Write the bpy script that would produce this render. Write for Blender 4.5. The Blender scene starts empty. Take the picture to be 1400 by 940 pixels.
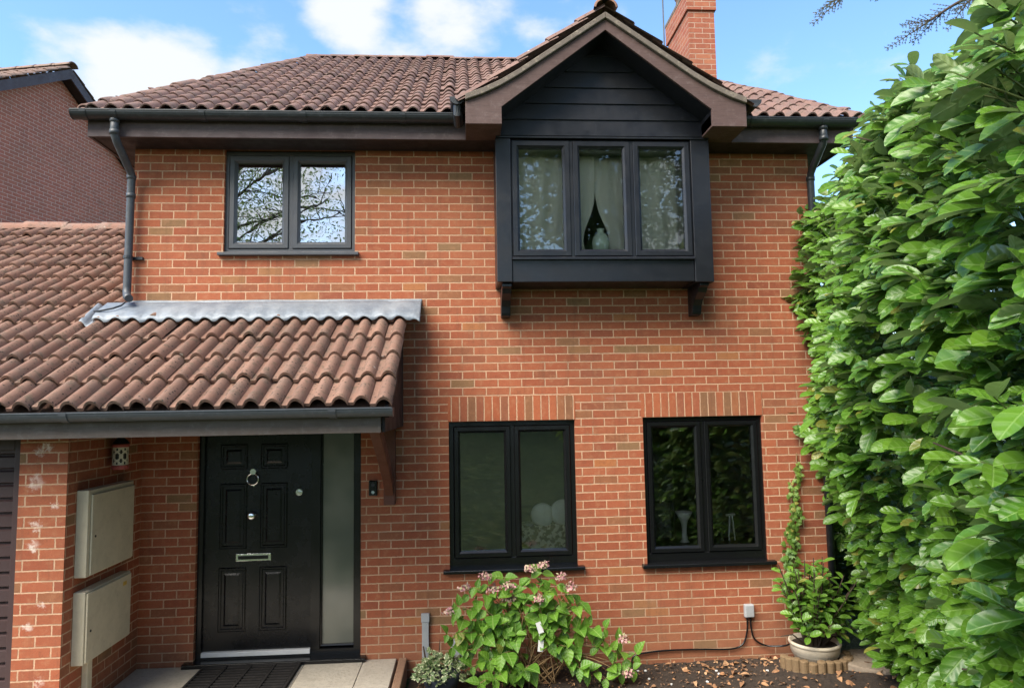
import bpy, bmesh, math, random
import numpy as np
from mathutils import Vector, Matrix
random.seed(7); rng = np.random.default_rng(11)
R = math.radians
C = bpy.context.scene.collection
scene = bpy.context.scene

# ------------------------------------------------------------------ camera
cam_d = bpy.data.cameras.new('camera'); cam = bpy.data.objects.new('camera', cam_d); C.objects.link(cam)
YAW, PITCH, ROLL = .0685, .0876, -.0169
CAM = Vector((2.9649, -6.4114, 2.294))
fw = Vector((math.sin(YAW)*math.cos(PITCH), math.cos(YAW)*math.cos(PITCH), math.sin(PITCH)))
r0 = Vector((math.cos(YAW), -math.sin(YAW), 0)); u0 = r0.cross(fw)
rt = math.cos(ROLL)*r0 + math.sin(ROLL)*u0; up = -math.sin(ROLL)*r0 + math.cos(ROLL)*u0
m = Matrix((rt, up, -fw)).transposed().to_4x4(); m.translation = CAM
cam.matrix_world = m
cam_d.sensor_fit = 'HORIZONTAL'; cam_d.sensor_width = 36; cam_d.lens = 950/1400*36
cam_d.clip_start = .05; cam_d.clip_end = 3000
scene.camera = cam

# ------------------------------------------------------------------ light
SUN_EL, SUN_AZ = 48, 224          # azimuth clockwise from +Y (north): sun behind the photographer, a little to the left
EXPOSURE = 1.68
world = bpy.data.worlds.new('World'); scene.world = world; world.use_nodes = True
def build_world():
    nt = world.node_tree; N = nt.nodes; L = nt.links
    N.clear()
    out = N.new('ShaderNodeOutputWorld'); bg = N.new('ShaderNodeBackground'); L.new(bg.outputs[0], out.inputs[0])
    bg.inputs[1].default_value = .12
    sky = N.new('ShaderNodeTexSky'); sky.sky_type = 'NISHITA'; sky.sun_disc = False
    sky.sun_elevation = R(SUN_EL); sky.sun_rotation = R(SUN_AZ)
    sky.air_density = 1.0; sky.dust_density = .6; sky.ozone_density = 2.2
    tc = N.new('ShaderNodeTexCoord')
    mp = N.new('ShaderNodeMapping'); mp.inputs['Scale'].default_value = (1, 1, 1.9); mp.inputs['Location'].default_value = (.37, .11, .2)
    L.new(tc.outputs['Generated'], mp.inputs[0])
    nz = N.new('ShaderNodeTexNoise'); nz.inputs['Scale'].default_value = 7.5; nz.inputs['Detail'].default_value = 9; nz.inputs['Roughness'].default_value = .56
    L.new(mp.outputs[0], nz.inputs['Vector'])
    def math_(op, a, b=None, clamp=False):
        n = N.new('ShaderNodeMath'); n.operation = op; n.use_clamp = clamp
        for i, v in enumerate((a, b)):
            if v is None: continue
            if isinstance(v, (int, float)): n.inputs[i].default_value = v
            else: L.new(v, n.inputs[i])
        return n.outputs[0]
    total = None
    # cloud masses standing in the sky: direction, angular radius (deg), gain
    def pix(x, y): return (fw + rt*((x-700)/950) + up*((470-y)/950)).normalized()
    blobs = [(pix(540, 25), 6.5, .22), (pix(635, 20), 5, .19), (pix(240, 140), 6.5, .27), (pix(140, 150), 6.5, .30), (pix(368, 88), 3.4, .22), (pix(735, 60), 2.5, .14), (pix(470, 20), 4, .18),
             (Vector((-.5, -.8, .55)).normalized(), 40, .30), (Vector((.6, -.8, .35)).normalized(), 35, .25), (Vector((0, -.4, 1)).normalized(), 25, .16)]
    for d, rad, g in blobs:
        dp = N.new('ShaderNodeVectorMath'); dp.operation = 'DOT_PRODUCT'; L.new(tc.outputs['Generated'], dp.inputs[0]); dp.inputs[1].default_value = d
        mr = N.new('ShaderNodeMapRange'); mr.interpolation_type = 'SMOOTHSTEP'
        mr.inputs['From Min'].default_value = math.cos(R(rad)); mr.inputs['From Max'].default_value = math.cos(R(rad*.25)); mr.inputs['To Max'].default_value = g
        L.new(dp.outputs['Value'], mr.inputs['Value'])
        total = mr.outputs[0] if total is None else math_('ADD', total, mr.outputs[0])
    s = math_('ADD', nz.outputs['Fac'], total)
    mr = N.new('ShaderNodeMapRange'); mr.interpolation_type = 'SMOOTHSTEP'
    mr.inputs['From Min'].default_value = .56; mr.inputs['From Max'].default_value = .88
    L.new(s, mr.inputs['Value'])
    mix = N.new('ShaderNodeMix'); mix.data_type = 'RGBA'
    L.new(mr.outputs[0], mix.inputs['Factor'])
    hs = N.new('ShaderNodeHueSaturation'); hs.inputs['Saturation'].default_value = 1.12; hs.inputs['Value'].default_value = 1.02
    L.new(sky.outputs[0], hs.inputs['Color'])
    L.new(hs.outputs[0], mix.inputs['A']); mix.inputs['B'].default_value = (2.5, 2.6, 2.75, 1)
    L.new(mix.outputs['Result'], bg.inputs[0])
build_world()
sl = bpy.data.lights.new('sun', 'SUN'); sl.energy = 3.1; sl.angle = R(45); sl.color = (1, .92, .80)
so = bpy.data.objects.new('sun', sl); C.objects.link(so)
sd = Vector((math.sin(R(SUN_AZ))*math.cos(R(SUN_EL)), math.cos(R(SUN_AZ))*math.cos(R(SUN_EL)), math.sin(R(SUN_EL))))
so.rotation_euler = sd.to_track_quat('Z', 'Y').to_euler(); so.location = sd*30
vs = scene.view_settings; vs.view_transform = 'Standard'; vs.look = 'None'; vs.gamma = 1; vs.use_curve_mapping = False; vs.exposure = EXPOSURE
scene.cycles.max_bounces = 8; scene.cycles.transparent_max_bounces = 16

# ------------------------------------------------------------------ node helpers
class NG:
    def __init__(s, name):
        s.m = bpy.data.materials.new(name); s.m.use_nodes = True
        s.nt = s.m.node_tree; s.N = s.nt.nodes; s.L = s.nt.links; s.N.clear()
        s.out = s.N.new('ShaderNodeOutputMaterial')
    def n(s, t, **k):
        x = s.N.new('ShaderNode'+t)
        for a, v in k.items(): setattr(x, a, v)
        return x
    def setv(s, sock, v):
        if hasattr(v, 'is_output') or isinstance(v, bpy.types.NodeSocket): s.L.new(v, sock)
        else: sock.default_value = v
    def math(s, op, a, b=None, c=None, clamp=False):
        x = s.n('Math', operation=op, use_clamp=clamp)
        for i, v in enumerate((a, b, c)):
            if v is not None: s.setv(x.inputs[i], v)
        return x.outputs[0]
    def mix(s, f, a, b, blend='MIX'):
        x = s.n('Mix', data_type='RGBA', blend_type=blend)
        s.setv(x.inputs['Factor'], f); s.setv(x.inputs['A'], a if not isinstance(a, tuple) else (*a, 1)[:4]); s.setv(x.inputs['B'], b if not isinstance(b, tuple) else (*b, 1)[:4])
        return x.outputs['Result']
    def ramp(s, f, stops, interp='LINEAR'):
        x = s.n('ValToRGB'); x.color_ramp.interpolation = interp
        e = x.color_ramp.elements
        while len(e) < len(stops): e.new(.5)
        for i, (p, c) in enumerate(stops):
            e[i].position = p; e[i].color = (*c, 1) if len(c) == 3 else c
        s.L.new(f, x.inputs[0]); return x.outputs[0]
    def noise(s, vec, scale, detail=4, rough=.55):
        x = s.n('TexNoise'); x.inputs['Scale'].default_value = scale; x.inputs['Detail'].default_value = detail; x.inputs['Roughness'].default_value = rough
        if vec is not None: s.L.new(vec, x.inputs['Vector'])
        return x
    def smooth(s, v, lo, hi, a=0., b=1.):
        x = s.n('MapRange', interpolation_type='SMOOTHSTEP')
        s.L.new(v, x.inputs['Value'])
        x.inputs['From Min'].default_value = lo; x.inputs['From Max'].default_value = hi; x.inputs['To Min'].default_value = a; x.inputs['To Max'].default_value = b
        return x.outputs[0]
    def bump(s, h, strength=.5, dist=.01):
        x = s.n('Bump'); x.inputs['Strength'].default_value = strength; x.inputs['Distance'].default_value = dist
        s.L.new(h, x.inputs['Height']); return x.outputs[0]
    def principled(s, color, rough=.6, normal=None, **k):
        x = s.n('BsdfPrincipled'); s.setv(x.inputs['Base Color'], (*color, 1) if isinstance(color, tuple) else color); s.setv(x.inputs['Roughness'], rough)
        if normal is not None: s.L.new(normal, x.inputs['Normal'])
        for a, v in k.items(): s.setv(x.inputs[a.replace('_', ' ')], v)
        return x.outputs[0]
    def done(s, sh): s.L.new(sh, s.out.inputs[0]); return s.m
    def obj(s): return s.n('TexCoord').outputs['Object']
    def uv(s): return s.n('UVMap', uv_map='UVMap').outputs[0]

BW, BH = .218, .075
def mat_brick(name, stops, mortar, off=(0, .015), vertical=False, stains=None, damp=False):
    g = NG(name); uv = g.uv()
    mp = g.n('Mapping'); g.L.new(uv, mp.inputs[0]); mp.inputs['Location'].default_value = (off[0], off[1], 0)
    nz = g.noise(mp.outputs[0], 9, 3); sub = g.n('VectorMath', operation='SUBTRACT'); g.L.new(nz.outputs['Color'], sub.inputs[0]); sub.inputs[1].default_value = (.5, .5, .5)
    nf = g.noise(mp.outputs[0], 55, 2); sub2 = g.n('VectorMath', operation='SUBTRACT'); g.L.new(nf.outputs['Color'], sub2.inputs[0]); sub2.inputs[1].default_value = (.5, .5, .5)
    sc = g.n('VectorMath', operation='MULTIPLY_ADD'); g.L.new(sub.outputs[0], sc.inputs[0]); sc.inputs[1].default_value = (.006, .005, 0); g.L.new(mp.outputs[0], sc.inputs[2])
    sc2 = g.n('VectorMath', operation='MULTIPLY_ADD'); g.L.new(sub2.outputs[0], sc2.inputs[0]); sc2.inputs[1].default_value = (.008, .007, 0); g.L.new(sc.outputs[0], sc2.inputs[2])
    b = g.n('TexBrick'); g.L.new(sc2.outputs[0], b.inputs['Vector'])
    b.inputs['Scale'].default_value = 1; b.inputs['Color1'].default_value = (0, 0, 0, 1); b.inputs['Color2'].default_value = (1, 1, 1, 1); b.inputs['Mortar'].default_value = (0, 0, 0, 1)
    b.inputs['Mortar Size'].default_value = .0060; b.inputs['Mortar Smooth'].default_value = .25; b.inputs['Bias'].default_value = 0
    b.inputs['Brick Width'].default_value = BH if vertical else BW; b.inputs['Row Height'].default_value = .3 if vertical else BH
    b.offset = 0 if vertical else .5
    col = g.ramp(b.outputs['Color'], stops)
    fine = g.noise(uv, 90, 6, .7); big = g.noise(uv, 1.1, 4); mid = g.noise(uv, 14, 5, .65)
    col = g.mix(g.smooth(fine.outputs['Fac'], .3, .75, 0, .55), col, g.mix(.5, col, (.10, .05, .035)))
    col = g.mix(g.smooth(mid.outputs['Fac'], .48, .75, 0, .5), col, (.40, .19, .10)); col = g.mix(g.smooth(mid.outputs['Fac'], .28, .46, .40, 0), col, (.16, .06, .032))
    mcol = g.mix(g.smooth(mid.outputs['Fac'], .35, .7), mortar, tuple(c*.72 for c in mortar))
    mcol = g.mix(g.smooth(fine.outputs['Fac'], .4, .7, 0, .4), mcol, tuple(c*.6 for c in mortar))
    pit = g.noise(uv, 210, 3, .8); col = g.mix(g.smooth(pit.outputs['Fac'], .56, .70, 0, .5), col, (.085, .035, .022)); col = g.mix(g.smooth(pit.outputs['Fac'], .42, .30, 0, .35), col, (.50, .24, .13))
    c = g.mix(b.outputs['Fac'], col, mcol)
    # weathering: broad tone patches and faint pale bloom
    c = g.mix(g.smooth(big.outputs['Fac'], .42, .7, 0, .30), c, g.mix(.6, c, (.20, .12, .07)))
    mps = g.n('Mapping'); g.L.new(uv, mps.inputs[0]); mps.inputs['Scale'].default_value = (5.5, .55, 1)
    stk = g.noise(mps.outputs[0], 2.2, 6, .65)
    c = g.mix(g.smooth(stk.outputs['Fac'], .50, .74, 0, .34), c, g.mix(.75, c, (.07, .045, .03)))
    bl = g.noise(uv, 2.7, 6, .7)
    c = g.mix(g.smooth(bl.outputs['Fac'], .64, .8, 0, .22), c, (.60, .47, .40))
    if damp:
        sx = g.n('SeparateXYZ'); g.L.new(uv, sx.inputs[0])
        d = g.math('ADD', sx.outputs[1], g.math('MULTIPLY', mid.outputs['Fac'], .25))
        c = g.mix(g.smooth(d, .12, .75, .38, 0), c, (.22, .13, .075))
    if stains:
        tot = None
        wob = g.noise(uv, 28, 4, .7)
        w2 = g.n('VectorMath', operation='SUBTRACT'); g.L.new(wob.outputs['Color'], w2.inputs[0]); w2.inputs[1].default_value = (.5, .5, .5)
        w3 = g.n('VectorMath', operation='MULTIPLY_ADD'); g.L.new(w2.outputs[0], w3.inputs[0]); w3.inputs[1].default_value = (.16, .16, 0); g.L.new(uv, w3.inputs[2])
        for (x, z, r) in stains:
            dn = g.n('VectorMath', operation='DISTANCE'); g.L.new(w3.outputs[0], dn.inputs[0]); dn.inputs[1].default_value = (x, z, 0)
            f = g.smooth(dn.outputs['Value'], r*.1, r*.85, 1, 0)
            tot = f if tot is None else g.math('MAXIMUM', tot, f)
        c = g.mix(g.math('MULTIPLY', tot, g.smooth(mid.outputs['Fac'], .3, .65, .15, .8)), c, (.74, .66, .58))
    h = g.math('ADD', g.math('MULTIPLY', g.math('SUBTRACT', 1., b.outputs['Fac']), .7), g.math('MULTIPLY', fine.outputs['Fac'], .35))
    return g.done(g.principled(c, .88, g.bump(h, .75, .007), Specular_IOR_Level=.25))

BRICK = [(0, (.35, .101, .047)), (.18, (.31, .083, .040)), (.36, (.38, .111, .052)), (.55, (.33, .088, .042)), (.70, (.37, .117, .055)), (.86, (.27, .075, .040)), (.925, (.28, .110, .052)), (.965, (.24, .140, .068)), (1, (.43, .15, .054))]
MORT = (.57, .36, .23)

def mat_paint(name, col, rough=.35, spec=.5, grain=0., dirt=0., dirtcol=(.3, .27, .22), bumpd=.002):
    g = NG(name); o = g.obj()
    nz = g.noise(o, 6, 6, .65); fine = g.noise(o, 120, 3)
    c = g.mix(g.smooth(nz.outputs['Fac'], .4, .7, 0, .35), (*col, 1), tuple(x*.7 for x in col))
    if dirt: 
        n2 = g.noise(o, 17, 7, .75); c = g.mix(g.smooth(n2.outputs['Fac'], .5, .72, 0, dirt), c, dirtcol)
    ro = g.smooth(nz.outputs['Fac'], .3, .7, rough*.85, min(1, rough*1.25))
    if grain:
        mp = g.n('Mapping'); g.L.new(o, mp.inputs[0]); mp.inputs['Scale'].default_value = (4, 60, 60)
        gn = g.noise(mp.outputs[0], 1.5, 5, .7)
        c = g.mix(g.smooth(gn.outputs['Fac'], .45, .75, 0, grain), c, tuple(x*.45 for x in col))
        nrm = g.bump(gn.outputs['Fac'], .4, bumpd)
    else: nrm = g.bump(fine.outputs['Fac'], .25, bumpd*.3)
    return g.done(g.principled(c, ro, nrm, Specular_IOR_Level=spec))

def mat_tile(name, a, b, speck=.0, grey=(.2, .17, .15), lich=(.5, .46, .40)):
    g = NG(name); uv = g.uv(); o = g.obj()
    at = g.n('Attribute', attribute_name='rnd')
    nz = g.noise(o, 5, 6, .65); fine = g.noise(o, 160, 4, .7); n2 = g.noise(o, 34, 3, .6); n3 = g.noise(o, 1.2, 3)
    c = g.mix(at.outputs['Fac'], a, b)
    c = g.mix(g.smooth(nz.outputs['Fac'], .42, .68, 0, .6), c, grey)
    c = g.mix(g.smooth(fine.outputs['Fac'], .4, .72, 0, .35), c, tuple(x*.5 for x in a))
    c = g.mix(g.smooth(n3.outputs['Fac'], .45, .7, 0, .25), c, tuple(x*1.25 for x in b))
    if speck:
        v = g.n('TexVoronoi'); v.inputs['Scale'].default_value = 34; v.inputs['Randomness'].default_value = 1; 
        wv = g.n('VectorMath', operation='MULTIPLY_ADD'); g.L.new(fine.outputs['Color'], wv.inputs[0]); wv.inputs[1].default_value = (.012, .012, .012); g.L.new(o, wv.inputs[2])
        g.L.new(wv.outputs[0], v.inputs['Vector'])
        pt = g.smooth(v.outputs['Distance'], .16, .34, 1, 0)
        area = g.smooth(g.math('ADD', nz.outputs['Fac'], g.math('MULTIPLY', at.outputs['Fac'], .25)), .44, .70)
        sep = g.n('SeparateColor'); g.L.new(v.outputs['Color'], sep.inputs[0])
        f = g.math('MULTIPLY', g.math('MULTIPLY', pt, area), g.smooth(sep.outputs[0], .3, .45))
        c = g.mix(g.math('MULTIPLY', f, speck), c, (.035, .03, .025))
    su = g.n('SeparateXYZ'); g.L.new(uv, su.inputs[0])
    ms = g.noise(o, 16, 5, .7)
    c = g.mix(g.math('MULTIPLY', g.smooth(ms.outputs['Fac'], .52, .66), .55), c, (.075, .068, .045))
    v2 = g.n('TexVoronoi'); v2.inputs['Scale'].default_value = 9; g.L.new(o, v2.inputs['Vector'])
    s2 = g.n('SeparateColor'); g.L.new(v2.outputs['Color'], s2.inputs[0])
    lf = g.math('MULTIPLY', g.smooth(v2.outputs['Distance'], .05, .16, 1, 0), g.math('GREATER_THAN', s2.outputs[1], .88))
    c = g.mix(g.math('MULTIPLY', lf, .7), c, lich)
    return g.done(g.principled(c, .9, g.bump(g.math('ADD', fine.outputs['Fac'], n2.outputs['Fac']), .5, .006), Specular_IOR_Level=.2))

def mat_glass(name, refl=.12, tint=(.97, .985, .975), rough=0.0, wob=.02, wscale=2.5):
    g = NG(name); o = g.obj()
    nz = g.noise(o, wscale, 2); nrm = g.bump(nz.outputs['Fac'], .3, wob*.12)
    fr = g.n('Fresnel'); fr.inputs['IOR'].default_value = 1.5; 
    f = g.math('ADD', g.math('MULTIPLY', fr.outputs[0], 1.3), refl, clamp=True)
    tr = g.n('BsdfTransparent'); tr.inputs[0].default_value = (*tint, 1)
    gl = g.n('BsdfGlossy'); gl.inputs['Roughness'].default_value = rough; g.L.new(nrm, gl.inputs['Normal'])
    mx = g.n('MixShader'); g.L.new(f, mx.inputs[0]); g.L.new(tr.outputs[0], mx.inputs[1]); g.L.new(gl.outputs[0], mx.inputs[2])
    return g.done(mx.outputs[0])

def mat_leaf(name, a, b, under, vein=(.30, .42, .10), rough=.32, trans=.25, freq=26, veins=1., edge=None, spec=.5):
    g = NG(name); uv = g.uv(); at = g.n('Attribute', attribute_name='rnd')
    s = g.n('SeparateXYZ'); g.L.new(uv, s.inputs[0])
    ax = g.math('ABSOLUTE', g.math('SUBTRACT', s.outputs[0], .5))
    o = g.obj(); nz = g.noise(o, 11, 4)
    c = g.mix(at.outputs['Fac'], a, b)
    c = g.mix(g.math('MULTIPLY', g.math('GREATER_THAN', g.math('FRACT', g.math('MULTIPLY', at.outputs['Fac'], 37.)), .975), .7), c, (.30, .24, .05))
    c = g.mix(g.smooth(nz.outputs['Fac'], .4, .7, 0, .3), c, tuple(x*.65 for x in a))
    mid = g.smooth(ax, .012, .05, 1, 0)
    ph = g.math('MULTIPLY', g.math('SUBTRACT', s.outputs[1], g.math('MULTIPLY', ax, .45)), freq)
    sv = g.smooth(g.math('SINE', ph), .75, 1.0)
    vf = g.math('MAXIMUM', mid, g.math('MULTIPLY', sv, .5))
    c = g.mix(g.math('MULTIPLY', vf, .65*veins), c, vein)
    if edge:
        ef = g.smooth(g.math('ADD', ax, g.math('MULTIPLY', nz.outputs['Fac'], .2)), .30, .42)
        c = g.mix(ef, c, edge)
    geo = g.n('NewGeometry'); c = g.mix(geo.outputs['Backfacing'], c, under)
    nrm = g.bump(g.math('SUBTRACT', g.math('SINE', ph), g.math('MULTIPLY', mid, 2.)), .35, .0022)
    p = g.n('BsdfPrincipled'); g.L.new(c, p.inputs['Base Color']); p.inputs['Roughness'].default_value = rough; g.L.new(nrm, p.inputs['Normal']); p.inputs['Specular IOR Level'].default_value = spec
    t = g.n('BsdfTranslucent'); g.L.new(g.mix(.5, c, vein), t.inputs[0])
    mx = g.n('MixShader'); mx.inputs[0].default_value = trans; g.L.new(p.outputs[0], mx.inputs[1]); g.L.new(t.outputs[0], mx.inputs[2])
    return g.done(mx.outputs[0])

def mat_metal(name, col, rough):
    g = NG(name); nz = g.noise(g.obj(), 40, 3)
    return g.done(g.principled(col, g.smooth(nz.outputs['Fac'], .3, .7, rough*.8, rough*1.3), None, Metallic=1.0))

M = {}
M['brick'] = mat_brick('brick', BRICK, MORT, damp=True)
M['brick_pillar'] = mat_brick('brick_pillar', BRICK, MORT, off=(.06, .015), stains=[(-.10, 1.80, .085), (-.085, 1.50, .05), (-.10, 1.36, .06), (-.03, 2.05, .05), (-.09, 2.02, .05), (-.11, .80, .05), (-.02, .95, .04), (.04, 1.63, .04), (-.02, .42, .05)])
M['brick_side_shaded'] = mat_brick('brick_side_shaded', [(0, (.13, .045, .03)), (.5, (.10, .036, .026)), (1, (.16, .06, .04))], (.20, .13, .09))  # dark brick copy with the porch side wall's shade in its colour; unused
M['soldier'] = mat_brick('soldier_brick', [(0, (.34, .09, .04)), (.4, (.40, .115, .05)), (.7, (.30, .085, .045)), (.85, (.22, .11, .055)), (1, (.38, .12, .05))], MORT, off=(.012, .0), vertical=True)
M['brick_far'] = mat_brick('brick_neighbour', [(0, (.50, .155, .10)), (.5, (.45, .14, .09)), (.85, (.40, .14, .095)), (1, (.52, .17, .105))], (.66, .46, .36))
M['brick_stack'] = mat_brick('brick_chimney', [(0, (.34, .095, .055)), (.5, (.28, .085, .05)), (1, (.38, .13, .07))], (.45, .30, .22))
M['black'] = mat_paint('black_upvc', (.006, .0065, .0075), .22, .45)
M['black_sat'] = mat_paint('black_cladding', (.008, .009, .013), .34, .45, dirt=.10, dirtcol=(.07, .075, .08))
M['anthracite'] = mat_paint('anthracite_upvc', (.055, .058, .066), .38, .5)
M['door'] = mat_paint('black_door', (.005, .0055, .007), .26, .42)
M['gutter'] = mat_paint('grey_black_plastic', (.020, .024, .029), .40, .5, dirt=.25, dirtcol=(.12, .13, .14))
M['pipe'] = mat_paint('grey_pipe_plastic', (.055, .062, .072), .45, .45, dirt=.3, dirtcol=(.15, .16, .17))
M['fascia'] = mat_paint('brown_fascia', (.085, .060, .062), .6, .3, grain=.5, dirt=.35, dirtcol=(.2, .17, .16))
M['fascia_low'] = mat_paint('weathered_porch_fascia', (.125, .098, .085), .65, .3, grain=.4, dirt=.3, dirtcol=(.26, .24, .22))
M['barge'] = mat_paint('brown_bargeboard', (.092, .056, .050), .6, .3, grain=.6, dirt=.25, dirtcol=(.22, .18, .17))
M['soffit'] = mat_paint('dark_brown_soffit', (.030, .022, .022), .6, .3, grain=.3)
M['wood'] = mat_paint('brown_stained_timber', (.125, .045, .028), .5, .35, grain=.5)
M['garage'] = mat_paint('brown_garage_door', (.055, .032, .032), .45, .4)
M['verge'] = mat_paint('lichened_mortar', (.14, .118, .10), .95, .15, dirt=.75, dirtcol=(.33, .285, .22), bumpd=.02)
M['tile'] = mat_tile('concrete_tile', (.165, .098, .083), (.230, .145, .120), .5, grey=(.12, .098, .09))
M['tile_low'] = mat_tile('pink_brown_tile', (.165, .088, .064), (.255, .150, .108), 1.0, grey=(.145, .108, .085))
M['tile_far'] = mat_tile('neighbour_tile', (.26, .17, .13), (.22, .15, .12), .2)
M['ridge'] = mat_tile('ridge_tile', (.24, .13, .095), (.28, .16, .12), .4)
M['glass'] = mat_glass('window_glass', .09, wob=.012)
M['glass_refl'] = mat_glass('reflective_glass', .62, wob=.012, wscale=4)
M['glass_bay'] = mat_glass('bay_glass', .015, wob=.012)
M['chrome'] = mat_metal('chrome', (.9, .9, .9), .16); M['alu'] = mat_paint('pale_aluminium', (.58, .59, .60), .4, .5)
M['steel'] = mat_metal('steel', (.55, .56, .57), .3)
M['white'] = mat_paint('white_plastic', (.72, .72, .70), .45, .4)
M['cream'] = mat_paint('cream_plastic', (.54, .48, .35), .5, .4, dirt=.4, dirtcol=(.32, .28, .2))
M['greybox'] = mat_paint('grey_plastic', (.33, .345, .36), .5, .4, dirt=.2)
M['rubber'] = mat_paint('black_rubber', (.018, .016, .015), .75, .3, dirt=.4, dirtcol=(.06, .05, .04))
M['plaster'] = mat_paint('pale_plaster', (.62, .61, .56), .8, .2)
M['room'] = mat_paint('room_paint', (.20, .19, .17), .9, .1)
M['carpet'] = mat_paint('carpet', (.12, .11, .10), .95, .1)
M['pot'] = mat_paint('cream_pot', (.56, .49, .38), .75, .25, dirt=.35, dirtcol=(.24, .22, .17), bumpd=.006)
M['pot_dark'] = mat_paint('slate_pot', (.030, .036, .050), .5, .4)
M['log'] = mat_paint('weathered_log', (.20, .135, .075), .9, .15, grain=.6, dirt=.4, dirtcol=(.11, .085, .05))
M['bark'] = mat_paint('bark', (.075, .055, .04), .95, .1, dirt=.5, dirtcol=(.04, .03, .025), bumpd=.02)
M['stem'] = mat_paint('dry_stem', (.26, .17, .085), .85, .2)
M['stem_green'] = mat_paint('green_stem', (.10, .13, .04), .7, .3)
M['sticker'] = mat_paint('yellow_sticker', (.55, .36, .06), .5, .4)
M['red_metal'] = mat_paint('red_band', (.33, .07, .06), .5, .4)
M['lantern'] = mat_paint('ivory_metal', (.55, .50, .38), .55, .4, dirt=.3)
M['dark_metal'] = mat_paint('dark_iron', (.022, .02, .02), .5, .4)

def mat_lead():
    g = NG('lead'); o = g.obj(); n1 = g.noise(o, 3.5, 5, .6); n2 = g.noise(o, 22, 5, .65); n3 = g.noise(o, 1.3, 2)
    c = g.mix(g.smooth(n1.outputs['Fac'], .35, .65), (.14, .165, .195), (.22, .245, .27))
    c = g.mix(g.smooth(n2.outputs['Fac'], .5, .75, 0, .5), c, (.28, .30, .32))
    c = g.mix(g.smooth(n3.outputs['Fac'], .56, .7, 0, .35), c, (.36, .34, .20))
    return g.done(g.principled(c, .55, g.bump(n2.outputs['Fac'], .6, .012), Metallic=.25))
M['lead'] = mat_lead()
def mat_frost():
    g = NG('frosted_glass'); o = g.obj(); n1 = g.noise(o, 90, 4, .7); n2 = g.noise(o, 2.0, 2)
    c = g.mix(g.smooth(n2.outputs['Fac'], .35, .7), (.075, .085, .072), (.135, .14, .115))
    return g.done(g.principled(c, .08, g.bump(n1.outputs['Fac'], .3, .0012), Specular_IOR_Level=.9))
M['frost'] = mat_frost()
def mat_curtain():
    g = NG('sheer_curtain'); o = g.obj(); n1 = g.noise(o, 3, 4)
    c = g.mix(n1.outputs['Fac'], (.84, .82, .75), (.76, .74, .67))
    d = g.n('BsdfDiffuse'); g.L.new(c, d.inputs[0]); t = g.n('BsdfTranslucent'); g.L.new(c, t.inputs[0])
    mx = g.n('MixShader'); mx.inputs[0].default_value = .3; g.L.new(d.outputs[0], mx.inputs[1]); g.L.new(t.outputs[0], mx.inputs[2])
    return g.done(mx.outputs[0])
M['curtain'] = mat_curtain()
def mat_throw():
    g = NG('patterned_throw'); o = g.obj(); n1 = g.noise(o, 26, 3, .6)
    return g.done(g.principled(g.ramp(n1.outputs['Fac'], [(.0, (.12, .09, .055)), (.48, (.16, .12, .075)), (.52, (.70, .63, .50)), (1, (.76, .7, .58))]), .95))
M['throw'] = mat_throw()
def mat_ground(name, cols, scale, bump=.02, rough=.95):
    g = NG(name); o = g.obj(); a = g.noise(o, scale, 8, .7); b = g.noise(o, scale*.15, 4); v = g.noise(o, scale*5, 4, .7)
    c = g.ramp(a.outputs['Fac'], cols); c = g.mix(g.smooth(b.outputs['Fac'], .4, .65, 0, .4), c, cols[0][1])
    c = g.mix(g.smooth(v.outputs['Fac'], .45, .7, 0, .4), c, tuple(x*.5 for x in cols[0][1]))
    return g.done(g.principled(c, rough, g.bump(g.math('ADD', a.outputs['Fac'], v.outputs['Fac']), .8, bump)))
M['soil'] = mat_ground('soil', [(.3, (.028, .019, .013)), (.55, (.055, .037, .025)), (.75, (.10, .068, .045))], 30, .03)
M['lawn'] = mat_ground('lawn', [(.35, (.025, .05, .012)), (.5, (.06, .105, .025)), (.68, (.14, .16, .055))], 7, .10)
M['slab'] = mat_ground('paving_slab', [(.3, (.40, .355, .285)), (.6, (.48, .43, .345)), (.8, (.54, .49, .40))], 8, .004, .85)
M['stone'] = mat_ground('stone', [(.3, (.22, .17, .12)), (.6, (.28, .22, .16)), (.8, (.32, .26, .19))], 10, .01, .9)
M['edging'] = mat_ground('brick_edging', [(.3, (.22, .12, .07)), (.6, (.30, .18, .11)), (.8, (.34, .23, .15))], 12, .01, .9)
M['laurel'] = mat_leaf('laurel_leaf', (.042, .135, .011), (.145, .285, .026), (.22, .30, .11), vein=(.22, .36, .09), rough=.33, trans=.24)
M['laurel_in'] = mat_leaf('laurel_leaf_dark', (.04, .11, .016), (.08, .18, .03), (.12, .19, .07), rough=.38, trans=.15)  # darker, less translucent laurel green than the outer leaves
M['hydrangea'] = mat_leaf('hydrangea_leaf', (.065, .19, .018), (.18, .36, .035), (.20, .30, .09), vein=(.30, .45, .12), rough=.45, trans=.3, freq=30)
M['ivy'] = mat_leaf('ivy_leaf', (.05, .14, .02), (.16, .26, .04), (.15, .22, .07), rough=.4, trans=.2, veins=.4)
M['ivy_var'] = mat_leaf('variegated_ivy_leaf', (.09, .16, .06), (.20, .26, .12), (.3, .34, .2), rough=.45, trans=.25, veins=.3, edge=(.58, .60, .36))
M['tree_leaf'] = mat_leaf('tree_leaf', (.035, .085, .014), (.07, .14, .025), (.09, .14, .05), rough=.45, trans=.25, veins=.2)
M['cypress'] = mat_leaf('cypress_spray', (.018, .045, .016), (.035, .075, .022), (.04, .07, .03), rough=.6, trans=.1, veins=0)
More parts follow.
